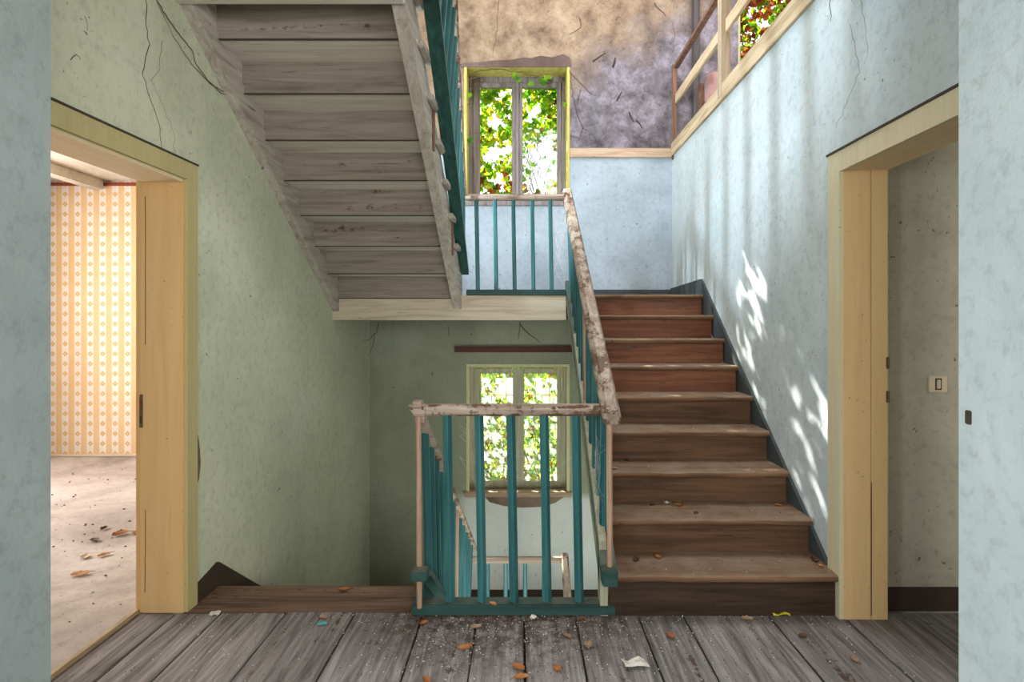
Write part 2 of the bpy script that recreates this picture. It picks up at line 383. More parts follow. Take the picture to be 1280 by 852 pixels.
SQ = lambda a, b: [(-a/2, -b/2), (a/2, -b/2), (a/2, b/2), (-a/2, b/2)]
def CH(a, b, c):
    a /= 2; b /= 2
    return [(-a+c, -b), (a-c, -b), (a, -b+c), (a, b-c), (a-c, b), (-a+c, b), (-a, b-c), (-a, -b+c)]
RAIL = lambda w_, h: [(-w_/2+.012, -h/2), (w_/2-.012, -h/2), (w_/2, -h/2+.012), (w_/2, h*.1), (w_*.28, h/2), (-w_*.28, h/2), (-w_/2, h*.1), (-w_/2, -h/2+.012)]

# wall planes: the side walls open slightly towards the viewer
LW = lambda y: -1.645+.032*(y-3)
RWX = 1.53
BWY = 6.14
def onL(px, py):
    Y = -1.741/((px-VX)/F-.032); return (LW(Y), Y, EYE-(py-VY)/F*Y)
def onR(px, py):
    Y = RWX*F/(px-VX); return (RWX, Y, EYE-(py-VY)/F*Y)
def onB(px, py, Y=BWY): return ((px-VX)/F*Y, Y, EYE-(py-VY)/F*Y)
def onF(px, py, Z=0.0):
    Y = (EYE-Z)*F/(py-VY); return ((px-VX)/F*Y, Y, Z)
shearL = lambda x, y, z: (x+LW(y), y, z)      # local x measured from the left wall's face

# ================================================================== structure
# --- left wall (x<=0 local is inside the wall)
mb = MB()
T = -.205
mb.box(T, 0, 1.5, 2.06, -.3, 6, fn=shearL)
mb.box(T, 0, 2.06, 2.95, 2.10, 6, fn=shearL)
mb.box(T, 0, 2.95, 6.5, -3.3, 6, fn=shearL)
wl = struct(mb, 'wall_left', 'green_lit_plaster', 'pale green-lit cracked plaster wall beside the descending stair')
# --- right wall
mb = MB()
mb.box(RWX, RWX+.205, 1.5, 2.0, -.3, 3.1)
mb.box(RWX, RWX+.205, 2.0, 2.88, 2.15, 3.1)
mb.box(RWX, RWX+.205, 2.88, 6.3, -3.3, 3.1)
wr = struct(mb, 'wall_right', 'blue_plaster', 'pale blue plaster wall beside the brown stair going up')
# --- back wall with two windows and the gallery window
U = (-.585, .490, 2.62, 4.03); L = (-.561, .488, -.33, .985); G = (2.2, 3.25, 3.5, 5.2)
mb = MB()
y0, y1 = BWY, BWY+.32
mb.box(-2.2, U[0], y0, y1, 1.2, 6); mb.box(U[0], U[1], y0, y1, U[3], 6); mb.box(U[1], G[0], y0, y1, 1.2, 6)
mb.box(U[0], U[1], y0, y1, 1.2, U[2]); mb.box(G[0], G[1], y0, y1, G[3], 6); mb.box(G[0], G[1], y0, y1, 1.2, G[2]); mb.box(G[1], 4.2, y0, y1, 1.2, 6)
mb.box(-2.2, L[0], y0, y1, -3.3, 1.2); mb.box(L[1], 4.2, y0, y1, -3.3, 1.2)
mb.box(L[0], L[1], y0, y1, L[3], 1.2); mb.box(L[0], L[1], y0, y1, -3.3, L[2])
wb = struct(mb, 'wall_back', 'back_plaster', 'stained plaster end wall of the stairwell with the two windows')
# --- thick wall the viewer looks through
mb = MB(); mb.box(-2.6, -1.433, 1.40, 1.85, 0, 2.94, .012); mb.build('wall_near_left', 'pier_plaster_shaded', kind='structure', label='shade toned blue plaster reveal at the left edge of the picture', category='wall')
mb = MB(); mb.box(1.33, 2.6, 1.40, 1.85, 0, 2.94, .012)
pr = mb.build('wall_near_right', 'pier_plaster_lit', kind='structure', label='lit toned blue plaster reveal at the right edge of the picture', category='wall')
cx, cy, cz = 1.329, 1.33*F/(1211-VX), EYE-(521-VY)/F*(1.33*F/(1211-VX))
MB().box(cx-.004, cx+.006, cy-.012, cy+.012, cz-.022, cz+.02, .003).build('plaster_chip', 'crack', pr, label='dark broken plaster chip')
# --- hall behind the viewer, side rooms, upper closing walls
mb = MB(); mb.box(-3.2, 3.9, -2.75, -2.6, -.3, 2.94); mb.box(-3.2, -3.0, -2.6, 1.4, -.3, 2.94); mb.box(3.9, 4.1, -2.6, 1.4, -.3, 2.94)
struct(mb, 'wall_hall', 'blue_plaster')
mb = MB(); mb.box(-6, LW(6.3)-.205, 6.36, 6.5, -.1, 3.0)
wp = struct(mb, 'wall_wallpaper', 'wallpaper', 'far wall of the side room with ochre striped wallpaper')
mb = MB(); mb.box(-6, -1.8, 6.335, 6.36, 2.845, 2.872); struct(mb, 'trim_1', 'maroon', 'thin maroon border along the top of the striped wallpaper', cat='trim')
mb = MB(); mb.box(-6, -1.8, 6.345, 6.36, 0, .02); struct(mb, 'baseboard_room', 'cream_paint', 'thin pale skirting under the striped wallpaper', cat='skirting')
mb = MB(); mb.box(-6.1, -6, -1, 6.5, -.1, 3.0); mb.box(-6, -1.9, -1.1, -1, -.1, 3.0); struct(mb, 'wall_room', 'ceiling')
mb = MB(); mb.box(-6.1, -1.9, -1.1, 6.5, 2.9, 3.0); rc = struct(mb, 'ceiling_room', 'ceiling', 'whitish ceiling of the side room with beams', cat='ceiling')
for i, xx in enumerate((-2.35, -3.05, -3.75, -4.45)):
    MB().box(xx-.07, xx+.07, -1, 6.335, 2.80, 2.9, .01).build('beam', 'ceiling', rc)
# right room
mb = MB(); mb.box(1.735, 3.9, 2.96, 3.1, -.1, 2.94)
struct(mb, 'wall_side_room', 'room_plaster', 'dim grey wall seen through the right doorway')
mb = MB(); mb.box(3.8, 3.9, 1.4, 2.96, -.1, 2.94); struct(mb, 'wall_side_room', 'room_plaster')
mb = MB(); mb.box(1.735, 3.8, 2.945, 2.96, 0, .115, .003); struct(mb, 'baseboard_side_room', 'skirt_brown', 'dark brown skirting beyond the right doorway', cat='skirting')
# light switch
sw = thing('light_switch', 'ivory light switch on the dim wall beyond the right doorway', 'switch', (2.035, 2.96, 1.105))
MB().box(1.988, 2.082, 2.950, 2.96, 1.068, 1.146, .003).build('wall_plate', 'ivory', sw)
MB().box(2.026, 2.046, 2.944, 2.951, 1.085, 1.13, .003).build('rocker', 'ivory', sw)
MB().box(2.020, 2.052, 2.9485, 2.951, 1.079, 1.136, .001).build('rocker_frame', 'crack', sw)
# ceilings
mb = MB(); mb.box(-3.2, 4.1, -2.75, 2.80, 2.94, 3.15); mb.box(1.735, 4.1, 2.8, 6.3, 2.94, 3.1)
struct(mb, 'ceiling', 'ceiling')
mb = MB(); mb.box(-2.2, 4.2, 1.4, 6.5, 6, 6.1); mb.box(4.1, 4.2, 1.4, 6.2, 3.1, 6); mb.box(-2.2, 4.2, 1.4, 1.5, 3.15, 6)
struct(mb, 'ceiling_attic', 'ceiling')
mb = MB(); mb.box(-1.75, -.56, 2.80, 2.90, 2.935, 3.2, .004)
struct(mb, 'trim_2', 'white_under', 'white painted header board at the head of the upper stair', cat='beam')
# --- floors
fl = MB().box(-1.86, 3.8, -2.6, 2.93, -.25, -.035)
fl = struct(fl, 'floor', 'subfloor', 'grey weathered wide-board floor of the hall', cat='floor')
seams = [-1.86, -1.68, -1.46, -1.145, -.81, -.477, -.213, .0125, .26, .563, .78, 1.19, 1.545, 1.86, 2.2, 2.55, 2.9, 3.25, 3.6, 3.8]
for a, b in zip(seams, seams[1:]):
    g = .006 if b-a > .05 else 0
    mb = MB(); n_ = 10; ya, yb = (-.6 if b < 1.7 else .9), 2.93+random.uniform(-.004, .004)
    z0 = random.uniform(-.0025, .0025)
    # slightly wavy edges, worn corners
    L_, R_ = [], []
    for k in range(n_+1):
        y = ya+(yb-ya)*k/n_
        L_.append((a+g*random.uniform(.3, 1.0), y)); R_.append((b-g*random.uniform(.3, 1.0), y))
    vs = []
    for (xa, y), (xb, _) in zip(L_, R_):
        c = .006
        vs += [(xa, y, -.035), (xa, y, z0-c), (xa+c, y, z0), (xb-c, y, z0), (xb, y, z0-c), (xb, y, -.035)]
    fs = []
    for k in range(n_):
        for i in range(5): fs.append([k*6+i, k*6+i+1, k*6+i+7, k*6+i+6])
        fs.append([k*6+5, k*6, k*6+6, k*6+11])
    fs += [list(range(5, -1, -1)), [n_*6+i for i in range(6)]]
    mb.add(vs, fs).build('floorboard', 'boards', fl)
mb = MB(); mb.box(-6, -1.868, -1, 6.36, -.2, -.004)
struct(mb, 'floor_room', 'concrete', 'dusty pinkish floor of the side room', cat='floor')
mb = MB(); mb.box(-1.885, -1.862, 2.0, 2.96, -.03, .012, .003)
struct(mb, 'trim_3', 'raw_y', 'thin worn threshold strip in the left doorway', cat='threshold')
# slab edge and closing wall below the hall floor, ground storey
mb = MB(); mb.box(-1.86, 1.74, 2.80, 2.925, -3.3, -.25); struct(mb, 'wall_lower', 'green_lit_plaster')
mb = MB(); mb.box(-2.2, 2.2, 2.8, 6.4, -3.4, -3.3); struct(mb, 'floor_ground', 'concrete')

# --- landings
mb = MB(); mb.box(-1.60, RWX, 5.10, BWY, 1.44, 1.634)
ld = struct(mb, 'floor_landing', 'riser_brown', 'half landing below the upper window', cat='landing')
mb = MB(); mb.box(-1.585, .372, 5.045, 5.10, 1.427, 1.634, .004)
mb.build('landing_beam', 'cream_paint', ld, label='cream painted edge beam')
mb = MB(); mb.box(-1.60, RWX, 5.11, BWY, -1.64, -1.44)
struct(mb, 'floor_lower_landing', 'tread')
# --- skirtings
mb = MB(); mb.box(.40, RWX, BWY-.015, BWY, 1.634, 1.74, .003); struct(mb, 'baseboard_back', 'skirt', 'slate grey skirting at the back of the landing', cat='skirting')
mb = MB(); mb.box(-1.57, RWX, BWY-.015, BWY, -1.44, -1.306, .003); struct(mb, 'baseboard_back_lower', 'skirt_brown', 'dark skirting of the lower landing under the window', cat='skirting')
mb = MB()
mb.prism([(2.955, -.02), (2.955, .185), (5.10, 1.775), (BWY, 1.752), (BWY, 1.60), (5.2, 1.60)], RWX-.018, RWX, 'x')
struct(mb, 'baseboard_right', 'skirt', 'slate grey sloping skirting beside the brown stair', cat='skirting')
mb = MB()
mb.prism([(3.03, -.15), (3.03, .085), (3.24, .125), (3.60, -.13), (5.15, -1.20), (5.15, -1.5), (3.3, -.4)], 0, .018, 'x', fn=shearL)
struct(mb, 'baseboard_left', 'skirt_brown', 'dark brown angular skirting at the head of the descending stair', cat='skirting')
# --- wood band around the well at upper-floor level
mb = MB(); mb.box(.49, RWX, BWY-.02, BWY, 3.08, 3.175, .003)
struct(mb, 'trim_4', 'raw_x', 'bare pine band on the back wall right of the upper window', cat='trim')

# --- door linings
d1 = thing('door_1', 'left doorway with ochre lining opening to the wallpapered room', 'doorway', (LW(2.5), 2.5, 0), kind='structure')
MB().box(-.205, .004, 2.93, 2.96, 0, 2.13, .002, fn=shearL).build('jamb', 'frame_yellow', d1)
MB().box(-.205, .004, 2.05, 2.08, 0, 2.13, .002, fn=shearL).build('jamb', 'frame_yellow', d1)
MB().box(-.205, .004, 2.08, 2.93, 2.09, 2.13, .002, fn=shearL).build('head_lining', 'frame_head', d1)
MB().box(-.235, -.205, 2.945, 3.01, 0, 2.15, .002, fn=shearL).build('casing', 'frame_yellow', d1)
MB().prism([(2.94, 0), (3.025, 0), (3.025, 2.190), (2.94, 2.105)], .0, .022, 'x', fn=shearL).build('casing', 'casing_olive', d1)
MB().prism([(2.94, 2.105), (3.025, 2.190), (1.98, 2.190), (2.06, 2.105)], .0, .022, 'x', fn=shearL).build('casing', 'casing_olive', d1)
MB().prism([(2.06, 0), (1.98, 0), (1.98, 2.190), (2.06, 2.105)], .0, .022, 'x', fn=shearL).build('casing', 'casing_olive', d1)
MB().box(.0, .026, 1.98, 3.03, 2.190, 2.199, fn=shearL).build('dark_strip', 'crack', d1)  # thin dark strip along the top of the left casing
st = MB().box(-.204, -.190, 2.924, 2.931, .90, 1.06, .001, fn=shearL).build('strike_plate', 'brass', d1)
MB().box(-.201, -.193, 2.922, 2.925, .92, .955, fn=shearL).build('bolt_slot', 'crack', st)
MB().box(-.201, -.193, 2.922, 2.925, 1.0, 1.035, fn=shearL).build('bolt_slot', 'maroon', st)
for k, (za, zb) in enumerate(((1.3, 2.02), (.1, .5))):
    pts = [(LW(2.93)-.178+random.uniform(-.002, .002), 2.9295, za+(zb-za)*i/8) for i in range(9)]
    MB().tube(pts, .0016, 4).build('paint_split', 'crack', d1)

d2 = thing('door_2', 'right doorway with cream casing opening to the dim room', 'doorway', (RWX, 2.4, 0), kind='structure')
MB().box(RWX-.004, RWX+.125, 2.862, 2.89, 0, 2.16, .002).build('jamb', 'frame_yellow', d2)
MB().box(RWX+.127, RWX+.205, 2.860, 2.89, 0, 2.16, .002).build('jamb', 'frame_yellow', d2)
MB().box(RWX-.004, RWX+.205, 1.98, 2.01, 0, 2.16, .002).build('jamb', 'frame_yellow', d2)
MB().box(RWX-.004, RWX+.205, 2.01, 2.862, 2.13, 2.16, .002).build('head_lining', 'frame_head', d2)
MB().prism([(2.865, 0), (2.972, 0), (2.972, 2.222), (2.865, 2.125)], RWX-.024, RWX, 'x').build('casing', 'casing_cream', d2)
MB().prism([(2.865, 2.125), (2.972, 2.222), (1.90, 2.222), (2.0, 2.125)], RWX-.024, RWX, 'x').build('casing', 'casing_cream', d2)
MB().prism([(2.0, 0), (1.90, 0), (1.90, 2.222), (2.0, 2.125)], RWX-.024, RWX, 'x').build('casing', 'casing_cream', d2)
MB().box(RWX-.03, RWX, 1.9, 2.978, 2.222, 2.232).build('dark_strip', 'crack', d2)  # thin dark strip along the top of the right casing
for zz in (1.19, 1.03):
    MB().box(RWX+.196, RWX+.209, 2.852, 2.862, zz, zz+.055, .002).build('hinge', 'brass', d2)
MB().tube([(RWX+.127, 2.8605, .02+.09*i) for i in range(8)], .0018, 4).build('paint_split', 'crack', d2)

# --- windows
def window(name, label, B, gl, frame_m, lining_m, stile_w, fy, bottom_rail, label_l):
    """B: masonry opening; gl: glass columns [(x0,x1)...]; z0,z1 of the glass"""
    w_ = thing(name, label, 'window', ((B[0]+B[1])/2, fy, B[2]), kind='structure')
    x0, x1, z0, z1 = B
    # linings of the reveal
    for (a, b) in ((x0, x0+.028), (x1-.028, x1)):
        MB().box(a, b, BWY-.006, fy+.06, z0, z1, .003).build('reveal_lining', lining_m, w_, label=label_l)
    MB().box(x0+.028, x1-.028, BWY-.006, fy+.06, z1-.028, z1, .003).build('reveal_lining', lining_m, w_, label=label_l)
    cols, gz0, gz1 = gl
    fx0, fx1 = x0+.028, x1-.028
    fr = MB()
    fo = .042                                                         # fixed outer frame
    fr.box(fx0, fx0+fo, fy, fy+.06, z0, z1-.028, .004); fr.box(fx1-fo, fx1, fy, fy+.06, z0, z1-.028, .004)
    fr.box(fx0+fo, fx1-fo, fy, fy+.06, gz1+.055, z1-.028, .004); fr.box(fx0+fo, fx1-fo, fy, fy+.06, z0, gz0-.07, .004)
    f = fr.build('window_frame', frame_m, w_)
    mid = (cols[0][1]+cols[1][0])/2
    for i, (a, b) in enumerate(cols):
        s = MB()
        oa = fx0+fo+.003 if i == 0 else mid+.002; ob = mid-.002 if i == 0 else fx1-fo-.003
        s.box(oa, a, fy-.012, fy+.03, gz0-.067, gz1+.052, .004); s.box(b, ob, fy-.012, fy+.03, gz0-.067, gz1+.052, .004)
        s.box(a, b, fy-.012, fy+.03, gz1, gz1+.052, .004); s.box(a, b, fy-.012, fy+.03, gz0-.067, gz0, .004)
        sash = s.build('sash', frame_m, w_)
        yield_glass(name, i, a, b, gz0, gz1, fy, sash)
    MB().box(mid-.016, mid+.016, fy-.028, fy-.012, gz0-.067, gz1+.05, .004).build('astragal', frame_m, w_)
    return w_
def yield_glass(name, i, a, b, z0, z1, fy, sash):
    if name == 'window_1':
        if i == 0: return                                            # pane gone, creeper grows through
        z = z1-.42
        MB().prism([(a, z0), (b, z0), (b, z-.01), (a+.05, z), (a, z-.03)], fy+.006, fy+.010, 'y').build('pane', 'glass', sash, label='dusty remaining pane')
    else:
        MB().box(a, b, fy+.006, fy+.010, z0, z1).build('pane', 'glass', sash)
FY = 6.27
w1 = window('window_1', 'upper casement window overgrown with bright green creeper', U, ([(-.440, -.102), (.012, .372)], 2.71, 3.884), 'win_z', 'win_yellow', .05, 6.38, .07, None)
w2 = window('window_2', 'lower casement window with wire mesh behind the teal balustrade', L, ([(-.424, -.091), (.025, .366)], -.233, .880), 'win_low', 'win_pale', .05, FY, .07, None)
MB().box(L[0]-.02, L[1]+.02, BWY-.03, FY, L[2]-.03, L[2]+.02, .006).build('window_sill', 'raw_x', w2)
MB().box(U[0]-.02, U[1]+.02, BWY-.01, 6.38, U[2]-.03, U[2]+.02, .006).build('window_sill', 'win_z', w1)
w3 = thing('window_3', 'gallery window opening with wild greenery behind the pine railing', 'window', (2.7, BWY, G[2]), kind='structure')
MB().box(G[0], G[0]+.03, BWY+.02, BWY+.3, G[2], G[3]).build('reveal_lining', 'win_pale', w3)
# exposed render lintel above the upper window and scar under the lower sill
pts = [(572, 84), (578, 79), (600, 78), (616, 76), (640, 75), (655, 72), (664, 73), (676, 70), (690, 72), (704, 68), (712, 72), (714, 82), (712, 84)]
poly = [onB(*p)[::2] for p in pts]
MB().prism(poly, BWY-.008, BWY+.002, 'y').build('render_patch', 'brow_patch', wb, label='crumbling brown render lintel')
pts = [(605, 619), (612, 627), (630, 632), (652, 634), (676, 633), (694, 628), (706, 620)]
MB().prism([onB(*p)[::2] for p in pts], BWY-.007, BWY+.002, 'y').build('render_patch', 'render_patch', wb, label='bare plaster scar under the sill')
# broken plaster at the left casing
for pl in ([(243, 535), (247, 545), (249, 562), (250, 580), (248, 598), (245, 608), (242, 612)], [(243, 660), (246, 672), (245, 690), (244, 706), (242, 714)]):
    vs = [onL(*p) for p in pl]
    e = MB(); n_ = len(vs)
    e.add([(v[0]+.004, v[1], v[2]) for v in vs]+[(v[0]-.01, v[1], v[2]) for v in vs], [list(range(n_)), list(range(2*n_-1, n_-1, -1))]+[[i, (i+1) % n_, (i+1) % n_+n_, i+n_] for i in range(n_)])
    e.build('render_patch', 'render_patch', wl, label='broken brown plaster edge')
# cracks
def crack(parent, f, pts, m='crack', r=.0025, lab=None, amp=1.6):
    out = []
    for a, b in zip(pts, pts[1:]):
        k = max(2, int(math.hypot(a[0]-b[0], a[1]-b[1])/7))
        for i in range(k):
            t = i/k; out.append((a[0]+(b[0]-a[0])*t+random.uniform(-amp, amp)*(i > 0), a[1]+(b[1]-a[1])*t))
    out.append(pts[-1])
    kw = {'label': lab} if lab else {}
    return MB().tube([f(*p) for p in out], r, 4, r*.6).build('crack', m, parent, **kw)
crack(wl, onL, [(183, -10), (182, 30), (187, 55), (180, 85), (178, 94), (190, 130), (200, 160), (203, 187)], r=.0028, lab='long dark crack above the left doorway')
crack(wl, onL, [(203, 50), (200, 85), (189, 100), (203, 130), (215, 160), (220, 196)], 'crack_pale', .0016)
crack(wl, onL, [(106, 20), (109, 38)], r=.0015); crack(wl, onL, [(88, 75), (95, 68), (101, 75)], r=.002)
crack(wr, onR, [(1038, -8), (1038, 27)], r=.003); crack(wr, onR, [(1062, 30), (1075, 90), (1058, 130), (1045, 160)], 'crack_pale', .0014)
crack(wr, onR, [(1076, 0), (1085, 60), (1080, 80)], 'crack_pale', .0012)
crack(wb, onB, [(624, -5), (622, 30), (616, 72)], r=.003); crack(wb, onB, [(818, 4), (824, 12), (832, 20)], r=.006); crack(wb, onB, [(724, 22), (726, 34), (712, 43)], r=.005)
crack(wb, onB, [(840, 26), (844, 45), (838, 80)], 'crack_pale', .004)
for (a, b, c, d, m_) in ((741, 77, 757, 66, 0), (766, 84, 769, 72, 1), (771, 126, 777, 115, 0), (786, 140, 792, 152, 0), (795, 150, 803, 160, 0)):
    crack(wb, onB, [(a, b), (c, d)], r=.012 if m_ else .009, amp=.8)
for pl in ([(560, 408), (561, 420)], [(650, 402), (648, 425)]):
    crack(wb, onB, pl, r=.004)
crack(wb, onB, [(650, 405), (662, 418), (675, 428)], r=.007)

# ================================================================== the brown stair going up (right)
RUN, RISE = .27, .18
SLR = RISE/RUN
sr_ = thing('staircase', 'brown wooden staircase rising on the right to the half landing', 'staircase', (.97, 2.9, 0))
for k in range(1, 10):
    yr = 2.90+RUN*(k-1); zt = .205+RISE*(k-1)-(.005 if k == 9 else 0); zb = 0 if k == 1 else zt-RISE-.0
    xr = 1.512
    m = 'riser_dark' if k == 1 else ('riser_brown' if k < 6 else 'riser_red')
    r_ = MB().box(.42, xr-.005, yr, yr+.022, zb, zt-.032, .001).build('riser', m, sr_)
    # rounded nosing profile
    y0, y1 = yr-.033, (yr+RUN+.01 if k < 9 else 5.25)
    z1 = zt; z0 = zt-.034
    prof = [(y1, z0), (y0+.012, z0), (y0+.003, z0+.008), (y0, z0+.018), (y0+.003, z1-.007), (y0+.012, z1-.001), (y0+.03, z1), (y1, z1)]
    t_ = MB()
    n_ = 14; vs = []
    for i in range(n_+1):
        x = .415+(xr-.415)*i/n_
        wv = random.uniform(-.0025, .0025)
        for (yy, zz) in prof: vs.append((x, yy+(wv if yy < y0+.02 else 0), zz+(wv*.6 if yy < y0+.02 else 0)))
    q = len(prof)
    fs = [[i*q+j, i*q+(j+1) % q, (i+1)*q+(j+1) % q, (i+1)*q+j] for i in range(n_) for j in range(q)]+[list(range(q)), [n_*q+j for j in range(q-1, -1, -1)]]
    t_.add(vs, fs).build('tread', 'tread', sr_)
n0 = lambda y: .205+SLR*(y-2.867)          # nosing line
MB().prism([(2.93, n0(2.93)-.105), (5.06, n0(5.06)-.105), (5.06, n0(5.06)+.02), (5.0, n0(5.0)+.10), (2.93, n0(2.93)+.10)], .377, .412, 'x').build('outer_string', 'win_low', sr_, label='cream outer string board')
MB().prism([(2.90, 0), (2.99, 0), (2.99, .30), (2.90, .16)], .377, .414, 'x').build('string_foot', 'win_low', sr_)
MB().box(RWX-.02, RWX-.001, 2.905, 2.955, 0, .20).build('end_strip', 'casing_cream', sr_)

# balustrade of the stair going up
X_R = lambda y: .385+.0155*(5.06-y)
br = thing('balustrade', 'teal balustrade and flaking handrail of the stair going up on the right', 'balustrade', (.41, 2.85, .2))
rz = lambda y: 2.475-.667*(5.06-y)
MB().bar((X_R(2.80), 2.80, rz(2.80)), (X_R(5.10), 5.10, rz(5.10)), RAIL(.082, .085)).build('handrail', 'rail_y', br)
MB().bar((.412, 2.86, n0(2.86)+.03), (.40, 5.03, n0(5.03)+.09), SQ(.075, .045)).build('base_rail', 'teal_y', br)
MB().box(.374, .447, 2.79, 2.88, .185, .262, .006).build('rail_block', 'teal_x', br)
for k in range(13):
    y = 3.02+k*.157
    if y > 4.98: break
    x = X_R(y)
    MB().bar((.408, y, n0(y)+.05), (x, y, rz(y)-.03), CH(.040, .032, .009), up=(0, 1, 0)).build('baluster', 'teal_z' if k not in (5,) else 'rod', br)
MB().tube([(.415, 2.845, .255), (.414, 2.845, .6), (.413, 2.845, .95)], .015, 8).build('end_rod', 'rod', br)
MB().tube([(.413, 2.945, .05), (.413, 2.90, .19)], .015, 8).build('end_rod', 'rod', br)

# ================================================================== front balustrade over the well
bf = thing('balustrade', 'teal balustrade with flaking brown top rail standing across the stairwell', 'balustrade', (0, 2.94, 0))
MB().box(-.527, .455, 2.895, 2.985, 0.0, .056, .007).build('base_plank', 'teal_x', bf)
MB().bar((-.475, 2.94, .984), (.385, 2.94, .984), RAIL(.062, .056)).build('top_rail', 'rail_x', bf)
MB().box(-.541, -.462, 2.885, 2.975, .985, 1.03, .018).build('rail_cap', 'rail_x', bf)
MB().prism([(-.535, .99), (-.465, .99), (-.465, .93), (-.49, .925)], 2.90, 2.95, 'y').build('cap_bracket', 'rail_x', bf)
for xb in (-.3466, -.191, -.0366, .1246, .280):
    xt = xb-.016
    MB().bar((xb, 2.935, .05), (xt, 2.935, .962), CH(.034, .034, .003), up=(0, 1, 0), rot=math.radians(36)).build('baluster', 'teal_z', bf)
MB().tube([(-.487, 2.88, .05), (-.489, 2.88, .5), (-.492, 2.88, .96)], .0135, 8).build('end_rod', 'rod', bf)

# ================================================================== descending stair (left)
sd_ = thing('staircase', 'staircase descending on the left behind the teal balustrade', 'staircase', (-1.05, 3.2, 0))
MB().prism([(LW(2.95)+.002, 2.94), (LW(3.2)+.002, 3.235), (-.53, 3.235), (-.53, 2.94)], -.03, -.002, 'z').build('top_tread', 'worn_landing', sd_, label='trodden brown board at the head of the stair')
for k in range(1, 9):
    yr = 3.21+RUN*(k-1); zt = -RISE*(k-1)
    MB().box(LW(yr)+.02, -.53, yr, yr+.02, zt-RISE, zt-.03).build('riser', 'riser_brown', sd_)
    if k < 8: MB().box(LW(yr)+.02, -.53, yr-.01, yr+RUN+.03, zt-RISE-.03, zt-RISE, .008).build('tread', 'tread', sd_)
n1 = lambda y: -SLR*(y-3.235)
MB().prism([(2.99, -.26), (5.1, n1(5.1)-.22), (5.1, n1(5.1)+.06), (3.2, n1(3.2)+.06), (2.99, .05)], -.53, -.50, 'x').build('outer_string', 'teal_y', sd_)
bd = thing('balustrade', 'teal balustrade of the descending stair, seen through the front balustrade', 'balustrade', (-.48, 2.86, .22))
X_D = lambda y: -.49+.048*(y-2.9)
dz = lambda y: .955-.688*(y-2.92)
MB().bar((X_D(2.93), 2.93, dz(2.93)), (X_D(4.95), 4.95, dz(4.95)), RAIL(.055, .055)).build('handrail', 'rail_y', bd)
bz = lambda y: .225-.66*(y-2.86)
MB().box(-.516, -.438, 2.80, 2.88, .205, .250, .006).build('rail_block', 'teal_x', bd)
MB().bar((-.455, 2.86, bz(2.86)), (-.425, 4.95, bz(4.95)), SQ(.055, .03)).build('base_rail', 'teal_y', bd)
for k in range(14):
    y = 3.03+k*.145
    if y > 4.9: break
    xx = -.465+.02*(y-3)
    MB().bar((xx, y, bz(y)), (X_D(y), y, dz(y)-.02), CH(.036, .030, .008), up=(0, 1, 0)).build('baluster', 'rod' if k == 7 else 'teal_z', bd)
# lower landing railing and the flight below it
bl = thing('balustrade', 'low teal railing of the lower landing seen deep in the well', 'balustrade', (-.03, 5.11, -1.44))
MB().bar((-.43, 5.11, -.600), (.35, 5.11, -.600), RAIL(.06, .05)).build('top_rail', 'rail_x', bl)
MB().box(-.43, .38, 5.07, 5.15, -1.44, -1.39, .005).build('base_plank', 'teal_x', bl)
for xx in (-.287, -.135, .030, .19):
    MB().bar((xx, 5.11, -1.40), (xx, 5.11, -.62), CH(.036, .036, .008), up=(0, 1, 0)).build('baluster', 'teal_z', bl)
MB().bar((.365, 5.13, -.565), (.37, 3.6, -.565-.69*1.53), RAIL(.062, .06)).build('handrail', 'rail_y', bl)
sg = thing('staircase', 'flight below the lower landing, hidden in the well', 'staircase', (.95, 5.1, -1.44))
for k in range(1, 9):
    yr = 5.09-RUN*(k-1); zt = -1.44-RISE*(k-1)
    MB().box(.42, 1.5, yr-.02, yr, zt-RISE, zt-.03).build('riser', 'riser_brown', sg)
    MB().box(.42, 1.5, yr-RUN-.02, yr+.02, zt-RISE-.03, zt-RISE, .006).build('tread', 'tread', sg)

# ================================================================== upper stair (top left), seen from below
su = thing('staircase', 'white undersided staircase rising towards the viewer at the top left', 'staircase', (-1.04, 5.06, 1.64))
dr = lambda x, y, z: (x+.028*(y-5.06), y, z)
R2 = (3.15-1.65)/8.0
R2 = .182
for k in range(1, 10):
    yr = 5.06-RUN*(k-1); zb = 1.64+R2*(k-1)
    if yr < 2.88: break
    MB().box(-1.575, -.54, yr-.022, yr, zb-.028, zb+R2-.028, 0, fn=dr).build('riser', 'under_riser_shade', su)
    MB().box(-1.575, -.54, yr-.025, yr-.018, zb-.034, zb-.027, 0, fn=dr).build('open_joint', 'crack', su)
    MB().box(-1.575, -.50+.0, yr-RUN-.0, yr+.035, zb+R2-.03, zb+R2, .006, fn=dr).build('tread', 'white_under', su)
    if k > 1: MB().box(-.505, -.468, yr-RUN+.06, yr+.045, zb+R2-.034, zb+R2+.004, .006, fn=dr).build('nosing_return', 'white_under_y', su)
